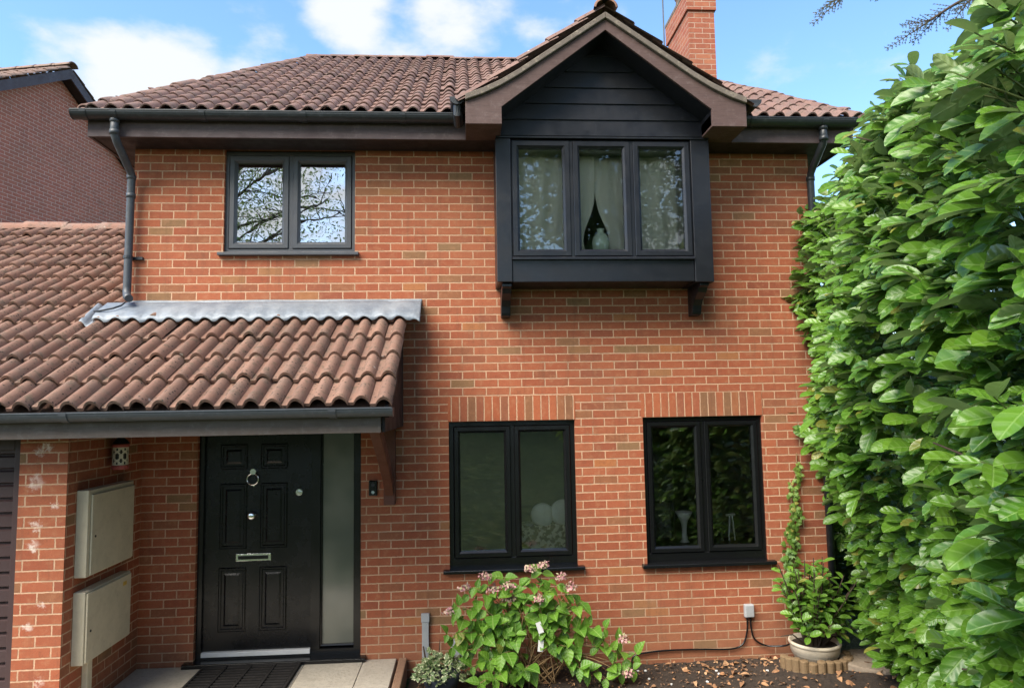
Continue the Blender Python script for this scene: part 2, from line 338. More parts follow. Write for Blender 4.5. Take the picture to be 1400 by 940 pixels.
def mat_petal():
    g = NG('faded_pink_petal'); at = g.n('Attribute', attribute_name='rnd')
    c = g.ramp(at.outputs['Fac'], [(0, (.42, .17, .19)), (.5, (.52, .30, .28)), (.8, (.50, .40, .28)), (1, (.36, .38, .16))])
    return g.done(g.principled(c, .7))
M['petal'] = mat_petal()
def mat_dead():
    g = NG('dead_leaf'); at = g.n('Attribute', attribute_name='rnd'); nz = g.noise(g.obj(), 40, 3)
    c = g.ramp(at.outputs['Fac'], [(0, (.07, .042, .026)), (.4, (.16, .085, .045)), (.75, (.33, .165, .075)), (1, (.46, .28, .15))])
    return g.done(g.principled(g.mix(g.smooth(nz.outputs['Fac'], .4, .7, 0, .4), c, (.12, .07, .04)), .85))
M['dead'] = mat_dead()

# ------------------------------------------------------------------ mesh helpers
class MB:
    """collects polygons; build() links them as one mesh object"""
    def __init__(s): s.v = []; s.f = []; s.uv = None; s.rnd = None
    def add(s, vs, fs):
        b = len(s.v); s.v += [tuple(map(float, p)) for p in vs]; s.f += [tuple(i+b for i in f) for f in fs]; return s
    def box(s, x0, x1, y0, y1, z0, z1):
        return s.add([(x0,y0,z0),(x1,y0,z0),(x1,y1,z0),(x0,y1,z0),(x0,y0,z1),(x1,y0,z1),(x1,y1,z1),(x0,y1,z1)],
                     [(0,3,2,1),(4,5,6,7),(0,1,5,4),(1,2,6,5),(2,3,7,6),(3,0,4,7)])
    def prism(s, poly, a, d0, d1):
        """polygon in the plane across axis a ('x','y','z'), extruded d0..d1"""
        def P(p, d): return {'x': (d, p[0], p[1]), 'y': (p[0], d, p[1]), 'z': (p[0], p[1], d)}[a]
        n = len(poly); vs = [P(p, d0) for p in poly]+[P(p, d1) for p in poly]
        return s.add(vs, [tuple(range(n))[::-1], tuple(range(n, 2*n))]+[(i, (i+1) % n, n+(i+1) % n, n+i) for i in range(n)])
    def tube(s, pts, r, n=10, cap=True):
        pts = [Vector(p) for p in pts]; rs = r if isinstance(r, (list, tuple)) else [r]*len(pts)
        prev = None; rings = []
        for i, p in enumerate(pts):
            t = (pts[min(i+1, len(pts)-1)]-pts[max(i-1, 0)]).normalized()
            if prev is None: a = t.orthogonal().normalized()
            else: a = (prev-t*prev.dot(t)).normalized()
            prev = a; b = t.cross(a)
            rings.append([p+(a*math.cos(2*math.pi*k/n)+b*math.sin(2*math.pi*k/n))*rs[i] for k in range(n)])
        vs = [q for ring in rings for q in ring]; fs = []
        for i in range(len(pts)-1):
            for k in range(n): fs.append((i*n+k, i*n+(k+1) % n, (i+1)*n+(k+1) % n, (i+1)*n+k))
        if cap: fs += [tuple(range(n))[::-1], tuple(range((len(pts)-1)*n, len(pts)*n))]
        return s.add(vs, fs)
    def lathe(s, prof, c, n=28):
        vs = [(c[0]+r*math.cos(2*math.pi*k/n), c[1]+r*math.sin(2*math.pi*k/n), c[2]+z) for r, z in prof for k in range(n)]
        fs = [(i*n+k, i*n+(k+1) % n, (i+1)*n+(k+1) % n, (i+1)*n+k) for i in range(len(prof)-1) for k in range(n)]
        return s.add(vs, fs)
    def loop(s, x0, x1, z0, z1, prof, extra_bottom=0.):
        """mitred rectangular frame in the XZ plane; prof = [(inset, y), ...]"""
        vs = []
        for i, y in prof:
            vs += [(x0+i, y, z0+i+(extra_bottom if i > 1e-6 else 0)), (x1-i, y, z0+i+(extra_bottom if i > 1e-6 else 0)), (x1-i, y, z1-i), (x0+i, y, z1-i)]
        fs = [(4*j+k, 4*j+(k+1) % 4, 4*j+4+(k+1) % 4, 4*j+4+k) for j in range(len(prof)-1) for k in range(4)]
        return s.add(vs, fs)
    def build(s, name, mat, parent=None, bevel=0, smooth=False, seg=2):
        me = bpy.data.meshes.new(name); me.from_pydata(s.v, [], s.f); me.validate()
        uvl = me.uv_layers.new(name='UVMap')
        nl = len(me.loops)
        if s.uv is not None: 
            vi = np.empty(nl, np.int32); me.loops.foreach_get('vertex_index', vi)
            uvl.data.foreach_set('uv', np.asarray(s.uv, np.float32)[vi].ravel())
        else:
            uv = np.zeros((nl, 2), np.float32)
            for p in me.polygons:
                n = p.normal; ax, ay, az = abs(n.x), abs(n.y), abs(n.z)
                for li in p.loop_indices:
                    c = me.vertices[me.loops[li].vertex_index].co
                    uv[li] = (c.x, c.y) if az > ax and az > ay else ((c.x, c.z) if ay >= ax else (c.y, c.z))
            uvl.data.foreach_set('uv', uv.ravel())
        if s.rnd is not None:
            at = me.attributes.new('rnd', 'FLOAT', 'POINT'); at.data.foreach_set('value', np.asarray(s.rnd, np.float32))
        if mat is not None: me.materials.append(mat)
        o = bpy.data.objects.new(name, me); C.objects.link(o)
        if parent is not None:
            o.parent = parent
            w = root_loc(parent)
            if w.length > 1e-9: me.transform(Matrix.Translation(-w))
        if smooth:
            for p in me.polygons: p.use_smooth = True
        if bevel:
            b = o.modifiers.new('bevel', 'BEVEL'); b.width = bevel; b.segments = seg; b.limit_method = 'ANGLE'; b.angle_limit = R(35)
        return o
def root_loc(o):
    w = Vector((0, 0, 0))
    while o is not None: w += Vector(o.location); o = o.parent
    return w
def tag(o, label, cat, group=None, kind=None):
    o['label'] = label; o['category'] = cat
    if group: o['group'] = group
    if kind: o['kind'] = kind
    return o
def thing(name, label, cat, loc, group=None):
    o = bpy.data.objects.new(name, None); C.objects.link(o); o.location = loc; o.empty_display_size = .1
    return tag(o, label, cat, group)
def box(*a): return MB().box(*a)
def wall_cells(mb, a0, a1, z0, z1, holes, y0, y1):
    """wall in the XZ plane, thickness y0..y1, with rectangular openings"""
    xs = sorted({a0, a1, *[h[0] for h in holes], *[h[1] for h in holes]}); zs = sorted({z0, z1, *[h[2] for h in holes], *[h[3] for h in holes]})
    solid = lambda i, j: 0 <= i < len(xs)-1 and 0 <= j < len(zs)-1 and not any(h[0] < (xs[i]+xs[i+1])/2 < h[1] and h[2] < (zs[j]+zs[j+1])/2 < h[3] for h in holes)
    for i in range(len(xs)-1):
        for j in range(len(zs)-1):
            if not solid(i, j): continue
            x, X, z, Z = xs[i], xs[i+1], zs[j], zs[j+1]
            mb.add([(x,y0,z),(X,y0,z),(X,y0,Z),(x,y0,Z)], [(0,1,2,3)]); mb.add([(x,y1,z),(X,y1,z),(X,y1,Z),(x,y1,Z)], [(3,2,1,0)])
            if not solid(i-1, j): mb.add([(x,y0,z),(x,y1,z),(x,y1,Z),(x,y0,Z)], [(3,2,1,0)])
            if not solid(i+1, j): mb.add([(X,y0,z),(X,y1,z),(X,y1,Z),(X,y0,Z)], [(0,1,2,3)])
            if not solid(i, j-1): mb.add([(x,y0,z),(X,y0,z),(X,y1,z),(x,y1,z)], [(3,2,1,0)])
            if not solid(i, j+1): mb.add([(x,y0,Z),(X,y0,Z),(X,y1,Z),(x,y1,Z)], [(0,1,2,3)])
    return mb

# ------------------------------------------------------------------ roof tiles
def tiles(origin, U, V, u0f, u1f, ncourses, e, p, h, umin=0., lift=.026, thick=.017, ns=10, jit=1.):
    """interlocking roll tiles as real strips: U along the eave, V up the slope; returns MB with uv and rnd"""
    O = Vector(origin); U = Vector(U).normalized(); V = Vector(V).normalized(); Nn = U.cross(V).normalized()
    mb = MB(); mb.uv = []; mb.rnd = []
    prof = []
    for i in range(ns+1):
        s = i/ns
        prof.append((s, 0. if s < .26 else h*max(0., math.sin(math.pi*(s-.26)/.74))**.72))
    rr = random.Random(5)
    for k in range(ncourses):
        a, b = u0f(k), u1f(k)
        j0 = math.floor((a-umin)/p); j1 = math.ceil((b-umin)/p-1e-6)
        for j in range(j0, j1):
            rv = rr.random()*.75+random.Random((j//2)*131+k*17).random()*.25
            dz = rr.gauss(0, .0032)*jit; dv = rr.gauss(0, .007)*jit; du = rr.gauss(0, .0022)*jit
            v0, v1 = k*e+dv, (k+1)*e+.05
            us = [(umin+(j+s)*p+du) for s, _ in prof]
            rows = []   # top-low, top-mid, top-high ; lip bottom ; under back
            def row(v, off): return [(u, v, z+off+dz) for u, (_, z) in zip(us, prof)]
            grp = [[row(v0, lift-.003), row(v0+.012, lift), row((v0+v1)/2, lift*.5), row(v1, 0.)], [row(v0, lift-.003), row(v0, lift-thick)], [row(v0, lift-thick), row(v0+.09, lift-thick-.012)]]
            for rws in grp:
                base = len(mb.v)
                for r_ in rws:
                    for (u, v, z) in r_:
                        mb.v.append(tuple(O+U*u+V*v+Nn*z)); mb.uv.append((u, v)); mb.rnd.append(rv)
                n = ns+1
                for q in range(len(rws)-1):
                    for i in range(ns):
                        mb.f.append((base+q*n+i, base+q*n+i+1, base+(q+1)*n+i+1, base+(q+1)*n+i) if rws is grp[0] else (base+q*n+i+1, base+q*n+i, base+(q+1)*n+i, base+(q+1)*n+i+1))
    return mb
def clip(o, co, no):
    """cut away the side the normal points to"""
    bm = bmesh.new(); bm.from_mesh(o.data)
    bmesh.ops.bisect_plane(bm, geom=bm.verts[:]+bm.edges[:]+bm.faces[:], plane_co=co, plane_no=no, clear_outer=True)
    bm.to_mesh(o.data); bm.free()
def ridge_tiles(mb, A, B, r=.10, L=.42, flat=.75):
    A = Vector(A); B = Vector(B); d = (B-A); n = max(1, round(d.length/L)); d.normalize(); side = d.cross(Vector((0, 0, 1))).normalized(); upv = side.cross(d)
    st = (B-A).length/n; rr = random.Random(3)
    if mb.uv is None: mb.uv = []; mb.rnd = []
    for i in range(n):
        rv = rr.random(); seg = 10; base = len(mb.v); dz = rr.gauss(0, .004)
        for q, (t, rad) in enumerate(((i*st-.02, r*1.06), (i*st+.05, r*1.0), ((i+1)*st+.03, r*.96), (i*st-.02, r*.86), )):
            for k in range(seg+1):
                a = math.pi*k/seg
                p = A+d*t+side*(math.cos(a)*rad)+upv*(math.sin(a)*rad*flat+dz-.01)
                mb.v.append(tuple(p)); mb.uv.append((t, rad*a)); mb.rnd.append(rv)
        for (q0, q1) in ((0, 1), (1, 2), (3, 0)):
            for k in range(seg): mb.f.append((base+q0*(seg+1)+k, base+q0*(seg+1)+k+1, base+q1*(seg+1)+k+1, base+q1*(seg+1)+k))
    return mb

# ------------------------------------------------------------------ leaves
def tmpl(stations, curl=.18, fold=.22, cols=2):
    """(verts, faces, uv): x across -.5...5, y along 0..1"""
    vs, uv = [], []
    xs = np.linspace(-1, 1, 2*cols+1) if cols > 1 else np.array([-1, 0, 1.])
    if cols == 2: xs = np.array([-1, 0, 1.])
    for t, w in stations:
        for x in xs:
            vs.append((x*w*.5, t, fold*abs(x)*w*.5-curl*t*t)); uv.append((.5+x*w*.5, t))
    n = len(xs); fs = [(i*n+k, i*n+k+1, (i+1)*n+k+1, (i+1)*n+k) for i in range(len(stations)-1) for k in range(n-1)]
    return np.array(vs), fs, np.array(uv)
LAUREL = tmpl([(0, .06), (.07, .10), (.22, .62), (.42, .90), (.62, 1.), (.8, .90), (.93, .56), (1, .10)], .16, .2)
OVATE = tmpl([(0, .05), (.08, .1), (.16, .62), (.34, 1.), (.55, .92), (.75, .62), (.9, .26), (1, .03)], .22, .25)
SMALL = tmpl([(0, .1), (.3, .9), (.6, .9), (1, .08)], .15, .2)
NEEDLE = tmpl([(0, .5), (.5, 1.), (1, .15)], .1, .0)
def ivy_tmpl():
    pts = [(0, 0), (.28, -.06), (.5, .22), (.30, .36), (.34, .66), (.12, .62), (0, 1.), (-.12, .62), (-.34, .66), (-.30, .36), (-.5, .22), (-.28, -.06)]
    vs = [(0, .35, .04)]+[(x, y, -.10*abs(x)-.08*y) for x, y in pts]; n = len(pts)
    return np.array(vs), [(0, 1+i, 1+(i+1) % n) for i in range(n)], np.array([(.5, .35)]+[(.5+x, y) for x, y in pts])
IVY = ivy_tmpl()
def leaves(name, T, P, D, N, L, W, mat, parent=None, rnd=None, smooth=True):
    V, F, UV = T; P = np.asarray(P, float); n = len(P)
    D = np.asarray(D, float); D = D/np.linalg.norm(D, axis=1, keepdims=True)
    N = np.asarray(N, float); B = np.cross(D, N); B /= np.linalg.norm(B, axis=1, keepdims=True)+1e-9; N = np.cross(B, D)
    L = np.broadcast_to(L, n)[:, None, None]; W = np.broadcast_to(W, n)[:, None, None]
    X = P[:, None]+V[None, :, :1]*W*B[:, None]+V[None, :, 1:2]*L*D[:, None]+V[None, :, 2:]*L*N[:, None]
    mv = V.shape[0]; verts = X.reshape(-1, 3)
    me = bpy.data.meshes.new(name)
    sizes = [len(f) for f in F]; idx = np.concatenate([np.array(f) for f in F])
    allidx = (np.arange(n)[:, None]*mv+idx[None]).ravel()
    me.vertices.add(len(verts)); me.vertices.foreach_set('co', verts.ravel())
    me.loops.add(len(allidx)); me.loops.foreach_set('vertex_index', allidx.astype(np.int32))
    tot = np.tile(sizes, n); me.polygons.add(len(tot)); start = np.concatenate([[0], np.cumsum(tot)[:-1]])
    me.polygons.foreach_set('loop_start', start.astype(np.int32)); me.polygons.foreach_set('loop_total', tot.astype(np.int32))
    me.polygons.foreach_set('use_smooth', np.full(len(tot), smooth))
    me.update(calc_edges=True)
    uvl = me.uv_layers.new(name='UVMap'); uvl.data.foreach_set('uv', np.tile(UV[idx], (n, 1)).astype(np.float32).ravel())
    r_ = rng.random(n) if rnd is None else np.asarray(rnd)
    at = me.attributes.new('rnd', 'FLOAT', 'POINT'); at.data.foreach_set('value', np.repeat(r_, mv).astype(np.float32))
    me.materials.append(mat)
    o = bpy.data.objects.new(name, me); C.objects.link(o)
    if parent is not None:
        o.parent = parent; me.transform(Matrix.Translation(-root_loc(parent)))
    return o
def unit(v): return v/(np.linalg.norm(v, axis=-1, keepdims=True)+1e-9)

# ================================================================== SETTING
def ground_z(x, y):
    """terrain height: house at the foot of a grassed bank"""
    d = -y
    z = -.09
    if d > 2.2: z += .72*(1-math.cos(min(1, (d-2.2)/4.2)*math.pi))/2
    if d > 6.4: z += min(3.6, (d-6.4)*.20)
    if y > 1: z -= 0
    return z
def build_ground():
    xs = [-900, -300, -100, -40]+list(np.arange(-20, 28.1, 1.5))+[50, 120, 300, 900]; ys = [-900, -300, -100, -50]+list(np.arange(-30, 6.1, .7))+[15, 40, 120, 400, 900]
    mb = MB(); vs = [(x, y, ground_z(x, y)) for y in ys for x in xs]; n = len(xs)
    mb.add(vs, [(j*n+i, j*n+i+1, (j+1)*n+i+1, (j+1)*n+i) for j in range(len(ys)-1) for i in range(n-1)])
    o = mb.build('ground', M['lawn'], smooth=True); o['kind'] = 'structure'
    # planting bed against the wall
    mb = MB(); nx, ny = 120, 46; vs = []
    from mathutils import noise as mn
    for j in range(ny+1):
        for i in range(nx+1):
            x = 2.46+5.3*i/nx; y = .02-1.9*j/ny
            z = -.05+.02*mn.noise((x*3, y*3, 1))+.012*mn.noise((x*14, y*14, 4))+.008*mn.noise((x*40, y*40, 9))
            z += .13*max(0, min(1, (x-5.1)/1.2))*max(0, min(1, (-y)/.35))
            vs.append((x, y, z))
    mb.add(vs, [(j*(nx+1)+i, (j+1)*(nx+1)+i, (j+1)*(nx+1)+i+1, j*(nx+1)+i+1) for j in range(ny) for i in range(nx)])
    o = mb.build('soil', M['soil'], smooth=True); o['kind'] = 'structure'
    # paving in front of the door: separate slabs laid as one pavement
    mb = MB()
    for (x0, x1) in ((.118, .70), (.704, 1.55), (1.554, 2.05), (2.054, 2.335)):
        for (y0, y1) in ((-.60, -.004), (-1.2, -.604), (-1.8, -1.204), (-2.4, -1.804)):
            if y0 < -.7 or x0 > -1: mb.box(x0, x1, y0, y1, -.06, .09+random.gauss(0, .0012))
    for x0 in (-1.7, -1.09, -.48):
        for (y0, y1) in ((-1.8, -1.204), (-2.4, -1.804)): mb.box(x0, min(x0+.605, .114), y0, y1, -.06, .09)
    o = mb.build('pavement', M['slab'], bevel=.004); o['kind'] = 'structure'
build_ground()
tag(box(2.36, 2.43, -2.4, -.02, -.1, .10).build('edging_strip', M['edging'], bevel=.01), 'narrow brown edging strip between the cream paving slabs and the soil bed', 'edging')

# ================================================================== HOUSE
house = thing('house', 'detached red brick house with a brown tiled roof and black windows', 'house', (0, 0, 0))
XL, XR = -.03, 6.335
H_DOOR = (.588, 2.022, -.3, 2.16); H_UL = (.775, 1.962, 3.725, 4.70); H_BAY = (3.42, 4.985, 3.60, 4.56); H_W1 = (2.812, 3.974, .83, 2.150); H_W2 = (4.612, 5.752, .82, 2.158)
wm = wall_cells(MB(), XL, XR, -.3, 4.80, [H_DOOR, H_UL, H_BAY, H_W1, H_W2], 0., .28)
wm.box(XL, XL+.28, .282, 6.2, -.3, 4.80); wm.box(XR-.28, XR, .282, 6.2, -.3, 4.80); wm.box(XL, XR, 6.202, 6.45, -.3, 4.80)
wm.build('wall', M['brick'], house)
for (x0, x1, z) in ((2.806, 3.98, 2.153), (4.600, 5.760, 2.161)):
    box(x0, x1, -.004, .10, z, z+.222).build('lintel', M['soldier'], house)

# interiors: closed rooms behind the windows
def room(name, x0, x1, y0, y1, z0, z1, mat):
    b = MB(); t = .03
    b.box(x0, x1, y1, y1+t, z0, z1); b.box(x0-t, x0, y0, y1, z0, z1); b.box(x1, x1+t, y0, y1, z0, z1); b.box(x0, x1, y0, y1, z0-t, z0); b.box(x0, x1, y0, y1, z1, z1+t)
    return b.build(name, mat, house)
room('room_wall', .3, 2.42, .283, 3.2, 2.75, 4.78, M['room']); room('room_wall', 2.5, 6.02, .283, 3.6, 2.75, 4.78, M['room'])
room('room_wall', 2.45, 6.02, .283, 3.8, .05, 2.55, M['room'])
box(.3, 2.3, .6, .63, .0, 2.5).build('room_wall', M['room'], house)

# ---- windows
def casement(name, x0, x1, z0, z1, yf, n, mat, glass, fwid=.04, sw=.055, mull=.03, bot=.0, sill=None, parent=None, tilt=.004, sash_y=-.010):
    w = MB()
    w.loop(x0, x1, z0, z1, [(0, yf+.07), (0, yf+.002), (.003, yf), (fwid-.006, yf), (fwid, yf+.006), (fwid, yf+.07), (0, yf+.07)], bot)
    zi0 = z0+fwid+bot; zi1 = z1-fwid; W = (x1-x0-2*fwid-(n-1)*mull)/n
    for i in range(1, n):
        xm = x0+fwid+i*W+(i-1)*mull; w.box(xm, xm+mull, yf+.003, yf+.068, zi0-.001, zi1+.001)
    o = w.build(name, mat, parent)
    for i in range(n):
        a = x0+fwid+i*(W+mull)+.002; b = a+W-.004; c, d = zi0+.002, zi1-.002; ys = yf+sash_y
        s = MB().loop(a, b, c, d, [(0, yf+.05), (0, ys+.004), (.004, ys), (sw-.020, ys), (sw-.016, ys+.005), (sw-.002, ys+.018), (sw, ys+.020), (sw, yf+.05), (0, yf+.05)])
        s.build('sash', mat, o)
        t = random.uniform(-tilt, tilt); t2 = random.uniform(-tilt, tilt)
        g = MB(); ga, gb, gc, gd = a+sw-.006, b-sw+.006, c+sw-.006, d-sw+.006
        yy = yf+.024
        vs = [(ga, yy-t-t2, gc), (gb, yy+t-t2, gc), (gb, yy+t+t2, gd), (ga, yy-t+t2, gd)]
        g.add(vs+[(x, y+.006, z) for x, y, z in vs], [(0, 1, 2, 3), (7, 6, 5, 4), (0, 4, 5, 1), (1, 5, 6, 2), (2, 6, 7, 3), (3, 7, 4, 0)])
        g.build('pane', glass, o)
    if sill:
        sx0, sx1, zt, y0 = sill
        MB().prism([(y0, zt-.03), (y0, zt-.006), (y0+.006, zt), (yf+.02, zt+.006), (yf+.02, zt-.03)], 'x', sx0, sx1).build('sill', mat, o, bevel=.003)
    return o
casement('window', .770, 1.966, 3.722, 4.685, .035, 2, M['anthracite'], M['glass_refl'], .04, .062, .035, bot=.005, sill=(.735, 2.0, 3.722, -.05), parent=house, tilt=.002)
casement('window', 2.812, 3.974, .835, 2.148, .030, 2, M['black'], M['glass'], .045, .056, .035, bot=.045, sill=(2.755, 4.03, .834, -.055), parent=house, tilt=.003)
casement('window', 4.612, 5.752, .828, 2.156, .030, 2, M['black'], M['glass'], .042, .054, .035, bot=.045, sill=(4.56, 5.81, .827, -.055), parent=house, tilt=.003)

# ---- bay window upstairs
BY = -.40
bay = MB()
bay.box(3.258, 3.392, BY, -.002, 3.37, 4.668); bay.box(5.032, 5.203, BY, -.002, 3.362, 4.668)
bay.box(3.393, 5.031, BY+.016, -.002, 3.37, 3.575)
b_o = bay.build('bay_window', M['black_sat'], house, bevel=.005)
MB().prism([(BY-.022, 3.566), (BY-.022, 3.580), (BY-.012, 3.590), (BY+.12, 3.598), (BY+.12, 3.566)], 'x', 3.393, 5.031).build('sill', M['black_sat'], b_o)
box(3.393, 5.031, BY+.12, -.001, 3.577, 3.60).build('window_board', M['plaster'], b_o)
bl = MB().box(3.394, 3.40, -.32, -.001, 3.60, 4.64).box(5.02, 5.03, -.32, -.001, 3.60, 4.64).box(3.394, 5.03, -.32, -.001, 4.642, 4.65)
bl.build('inner_lining', M['plaster'], b_o)
lin = wall_cells(MB(), 3.40, 5.02, 3.6, 4.64, [(3.425, 4.978, 3.6, 4.555)], -.020, -.006); lin.build('inner_reveal', M['plaster'], b_o)
bw = casement('window', 3.397, 5.027, 3.592, 4.655, BY+.012, 3, M['black_sat'], M['glass_bay'], .006, .062, .028, parent=b_o)
# flatten: keep window pieces one level under the bay
for ch in list(bw.children): ch.parent = b_o
bw.name = 'window_frame'
def bracket(x):
    prof = [(-.004, 3.362), (-.36, 3.362), (-.36, 3.335), (-.325, 3.325), (-.29, 3.285), (-.20, 3.235), (-.15, 3.185), (-.135, 3.13), (-.12, 3.105), (-.10, 3.10), (-.004, 3.10)]
    MB().prism(prof, 'x', x-.042, x+.042).build('bracket', M['black_sat'], house, bevel=.005)
bracket(3.345); bracket(5.125)

# ---- gable over the bay
GY = -.68; GX = 4.222
Zp = lambda x: 5.54-abs(x-GX)*.768
cl = MB()
zb = 4.690; i = 0
while zb < 5.50:
    zt = min(zb+.150, 5.52); hw0 = (5.56-zb)/.768; hw1 = max(.01, (5.56-zt)/.768)
    vs = [(GX-hw0, BY-.014, zb), (GX+hw0, BY-.014, zb), (GX+hw1, BY-.002, zt), (GX-hw1, BY-.002, zt), (GX-hw0, BY+.02, zb), (GX+hw0, BY+.02, zb), (GX+hw1, BY+.02, zt), (GX-hw1, BY+.02, zt)]
    cl.add(vs, [(0, 1, 2, 3), (4, 5, 1, 0), (3, 2, 6, 7), (7, 6, 5, 4), (0, 3, 7, 4), (2, 1, 5, 6)]); zb = zt; i += 1
cl.box(3.262, 5.20, BY-.012, BY+.02, 4.668, 4.686)
cl.build('cladding', M['black_sat'], house, bevel=.002)
def curve_side(sign):
    """lower and upper outline of the barge, eave to apex, with the slight bell-cast at the foot"""
    lo = [(GX+sign*.918, 4.835), (GX, 5.540)]
    upo = []
    for t in np.linspace(0, 1, 9):
        d = 1.228*(1-t); z = 5.635-.690*d+max(0, d-.75)**2*.40
        upo.append((GX+sign*d, z))
    return lo, upo
for sgn in (-1, 1):
    lo, upo = curve_side(sgn)
    xo = GX+sgn*1.228; xi = GX+sgn*.918
    poly = [(xo, 4.682), (xi, 4.682), lo[0], lo[1]]+[(x, z) for x, z in upo[::-1]]
    MB().prism(poly, 'y', GY, GY+.025).build('bargeboard', M['barge'], house, bevel=.003)
    # boxed eaves end and black sloping soffit behind the barge
    a, b = sorted((xo, xi))
    MB().box(a, b, GY+.026, -.30 if sgn < 0 else -.30, 4.684, 4.80).build('box_end', M['barge'], house, bevel=.003)
    sof = MB(); t = .02
    q = [(xi, 4.70), (xi, 4.835), (GX, 5.540), (GX, 5.565), (xi+sgn*t, 4.85), (xi+sgn*t, 4.70)]
    sof.prism(q, 'y', GY+.026, BY+.02).build('soffit', M['black_sat'], house)
    # cement verge band under the tile edge
    band = [(x, z+.004) for x, z in upo]+[(x, z+.058) for x, z in upo[::-1]]
    MB().prism(band, 'y', GY-.028, GY+.03).build('verge', M['verge'], house, bevel=.006)
# gable tile slopes
for sgn in (-1, 1):
    pit = 34.5
    Ud = Vector((0, 1, 0)) if sgn > 0 else Vector((0, -1, 0))
    # U x V must point up: right slope rises towards -x
    Vd = Vector((-sgn*math.cos(R(pit)), 0, math.sin(R(pit))))
    org = Vector((GX+sgn*1.275, GY-.02, 4.868))
    if sgn > 0: t = tiles(org, Ud, Vd, lambda k: 0, lambda k: .55+k*.36, 5, .315, .1525, .045)
    else: t = tiles(org, Ud, Vd, lambda k: -.55-k*.36, lambda k: 0, 5, .315, .1525, .045)
    o = t.build('roof', M['tile'], house, smooth=True)
    clip(o, (GX, 0, 0), (-sgn, 0, 0))
    clip(o, (0, GY-.022, 0), (0, -1, 0))
rt_m = ridge_tiles(MB(), (GX, GY-.03, 5.735), (GX, 1.05, 5.735), .10, .4, .8); rt_m.build('ridge_tile', M['ridge'], house, smooth=True)
MB().lathe([(0, .0), (.05, .0), (.058, .02), (.058, .05), (.02, .06), (0, .06)], (GX, GY+.02, 5.80), 16).build('ridge_cap', M['dark_metal'], house)

# ---- main roof
PIT = 33.5; P_, E_ = .1525, .21
Ud, Vd = Vector((1, 0, 0)), Vector((0, math.cos(R(PIT)), math.sin(R(PIT))))
org = Vector((-.31, -.385, 4.888))
NC = 19; XE0, XE1 = -.31, 6.73
RY = org.y+NC*E_*math.cos(R(PIT)); RZ = org.z+NC*E_*math.sin(R(PIT)); RX0, RX1 = .95, 5.36
sl_ = (RX0-XE0)/(NC*E_)
t = tiles(org, Ud, Vd, lambda k: max(0, k*E_*sl_-.25), lambda k: XE1-XE0-max(0, k*E_*sl_-.25), NC, E_, P_, .044, lift=.022, thick=.015)
ro = t.build('roof', M['tile'], house, smooth=True)
hipL = Vector((RX0-XE0, RY-org.y, RZ-org.z)); hipR = Vector((RX1-XE1, RY-org.y, RZ-org.z))
nL = hipL.cross(Vector((0, 0, 1))).normalized(); nL = -nL if nL.x > 0 else nL
nR = hipR.cross(Vector((0, 0, 1))).normalized(); nR = -nR if nR.x < 0 else nR
clip(ro, (XE0, org.y, org.z), nL); clip(ro, (XE1, org.y, org.z), nR)
# hole where the gable slopes meet the main slope: cut the part lying under the gable
bm = bmesh.new(); bm.from_mesh(ro.data)
kill = [f for f in bm.faces if abs(f.calc_center_median().x-GX) < 1.20 and f.calc_center_median().z < 5.70-abs(f.calc_center_median().x-GX)*.713]
bmesh.ops.delete(bm, geom=kill, context='FACES'); bm.to_mesh(ro.data); bm.free()
# other slopes: plain sheets (never in view from the front), just under the tiles
back = MB(); BYY = 2*RY-org.y
back.add([(XE0, org.y, org.z-.02), (RX0, RY, RZ-.02), (XE0, BYY, org.z-.02)], [(0, 1, 2)]); back.add([(XE1, org.y, org.z-.02), (RX1, RY, RZ-.02), (XE1, BYY, org.z-.02)], [(2, 1, 0)])
back.add([(XE0, BYY, org.z-.02), (XE1, BYY, org.z-.02), (RX1, RY, RZ-.02), (RX0, RY, RZ-.02)], [(3, 2, 1, 0)])
back.add([(XE0, org.y, org.z-.03), (XE1, org.y, org.z-.03), (RX1, RY, RZ-.03), (RX0, RY, RZ-.03)], [(0, 1, 2, 3)])
back.build('roof_deck', M['tile'], house)
hm = ridge_tiles(MB(), (RX0-.08, RY, RZ+.012), (RX1+.08, RY, RZ+.012), .085, .33, .6)
ridge_tiles(hm, (XE0+.02, org.y+.02, org.z+.022), (RX0, RY, RZ+.02), .07, .24, .75); ridge_tiles(hm, (XE1-.02, org.y+.02, org.z+.022), (RX1, RY, RZ+.02), .07, .24, .75)
hm.build('ridge_tile', M['tile'], house, smooth=True)

# eaves: fascia, soffit, gutter
def half_gutter(name, x0, x1, y, zt, r, parent, mat, joints=()):
    g = MB(); n = 10
    def ring(rad): return [(y-rad*math.cos(math.pi*k/n), zt-rad*math.sin(math.pi*k/n)) for k in range(n+1)]
    prof = ring(r)+ring(r-.008)[::-1]
    g.prism(prof, 'x', x0, x1)
    rim = [(y-r-.004, zt-.006), (y-r-.004, zt+.004), (y-r+.008, zt+.004), (y-r+.008, zt-.006)]; g.prism(rim, 'x', x0+.001, x1-.001)
    for xc in (x0, x1):
        end = ring(r+.003); g.prism(end, 'x', xc-.004, xc+.004)
    for xj in joints:
        pr = ring(r+.006)+ring(r-.001)[::-1]; g.prism(pr, 'x', xj-.025, xj+.025)
    return g.build(name, mat, parent, bevel=0)
box(-.285, 3.00, -.325, -.30, 4.678, 4.875).build('fascia', M['fascia'], house, bevel=.003)
box(5.452, 6.62, -.325, -.30, 4.678, 4.875).build('fascia', M['fascia'], house, bevel=.003)
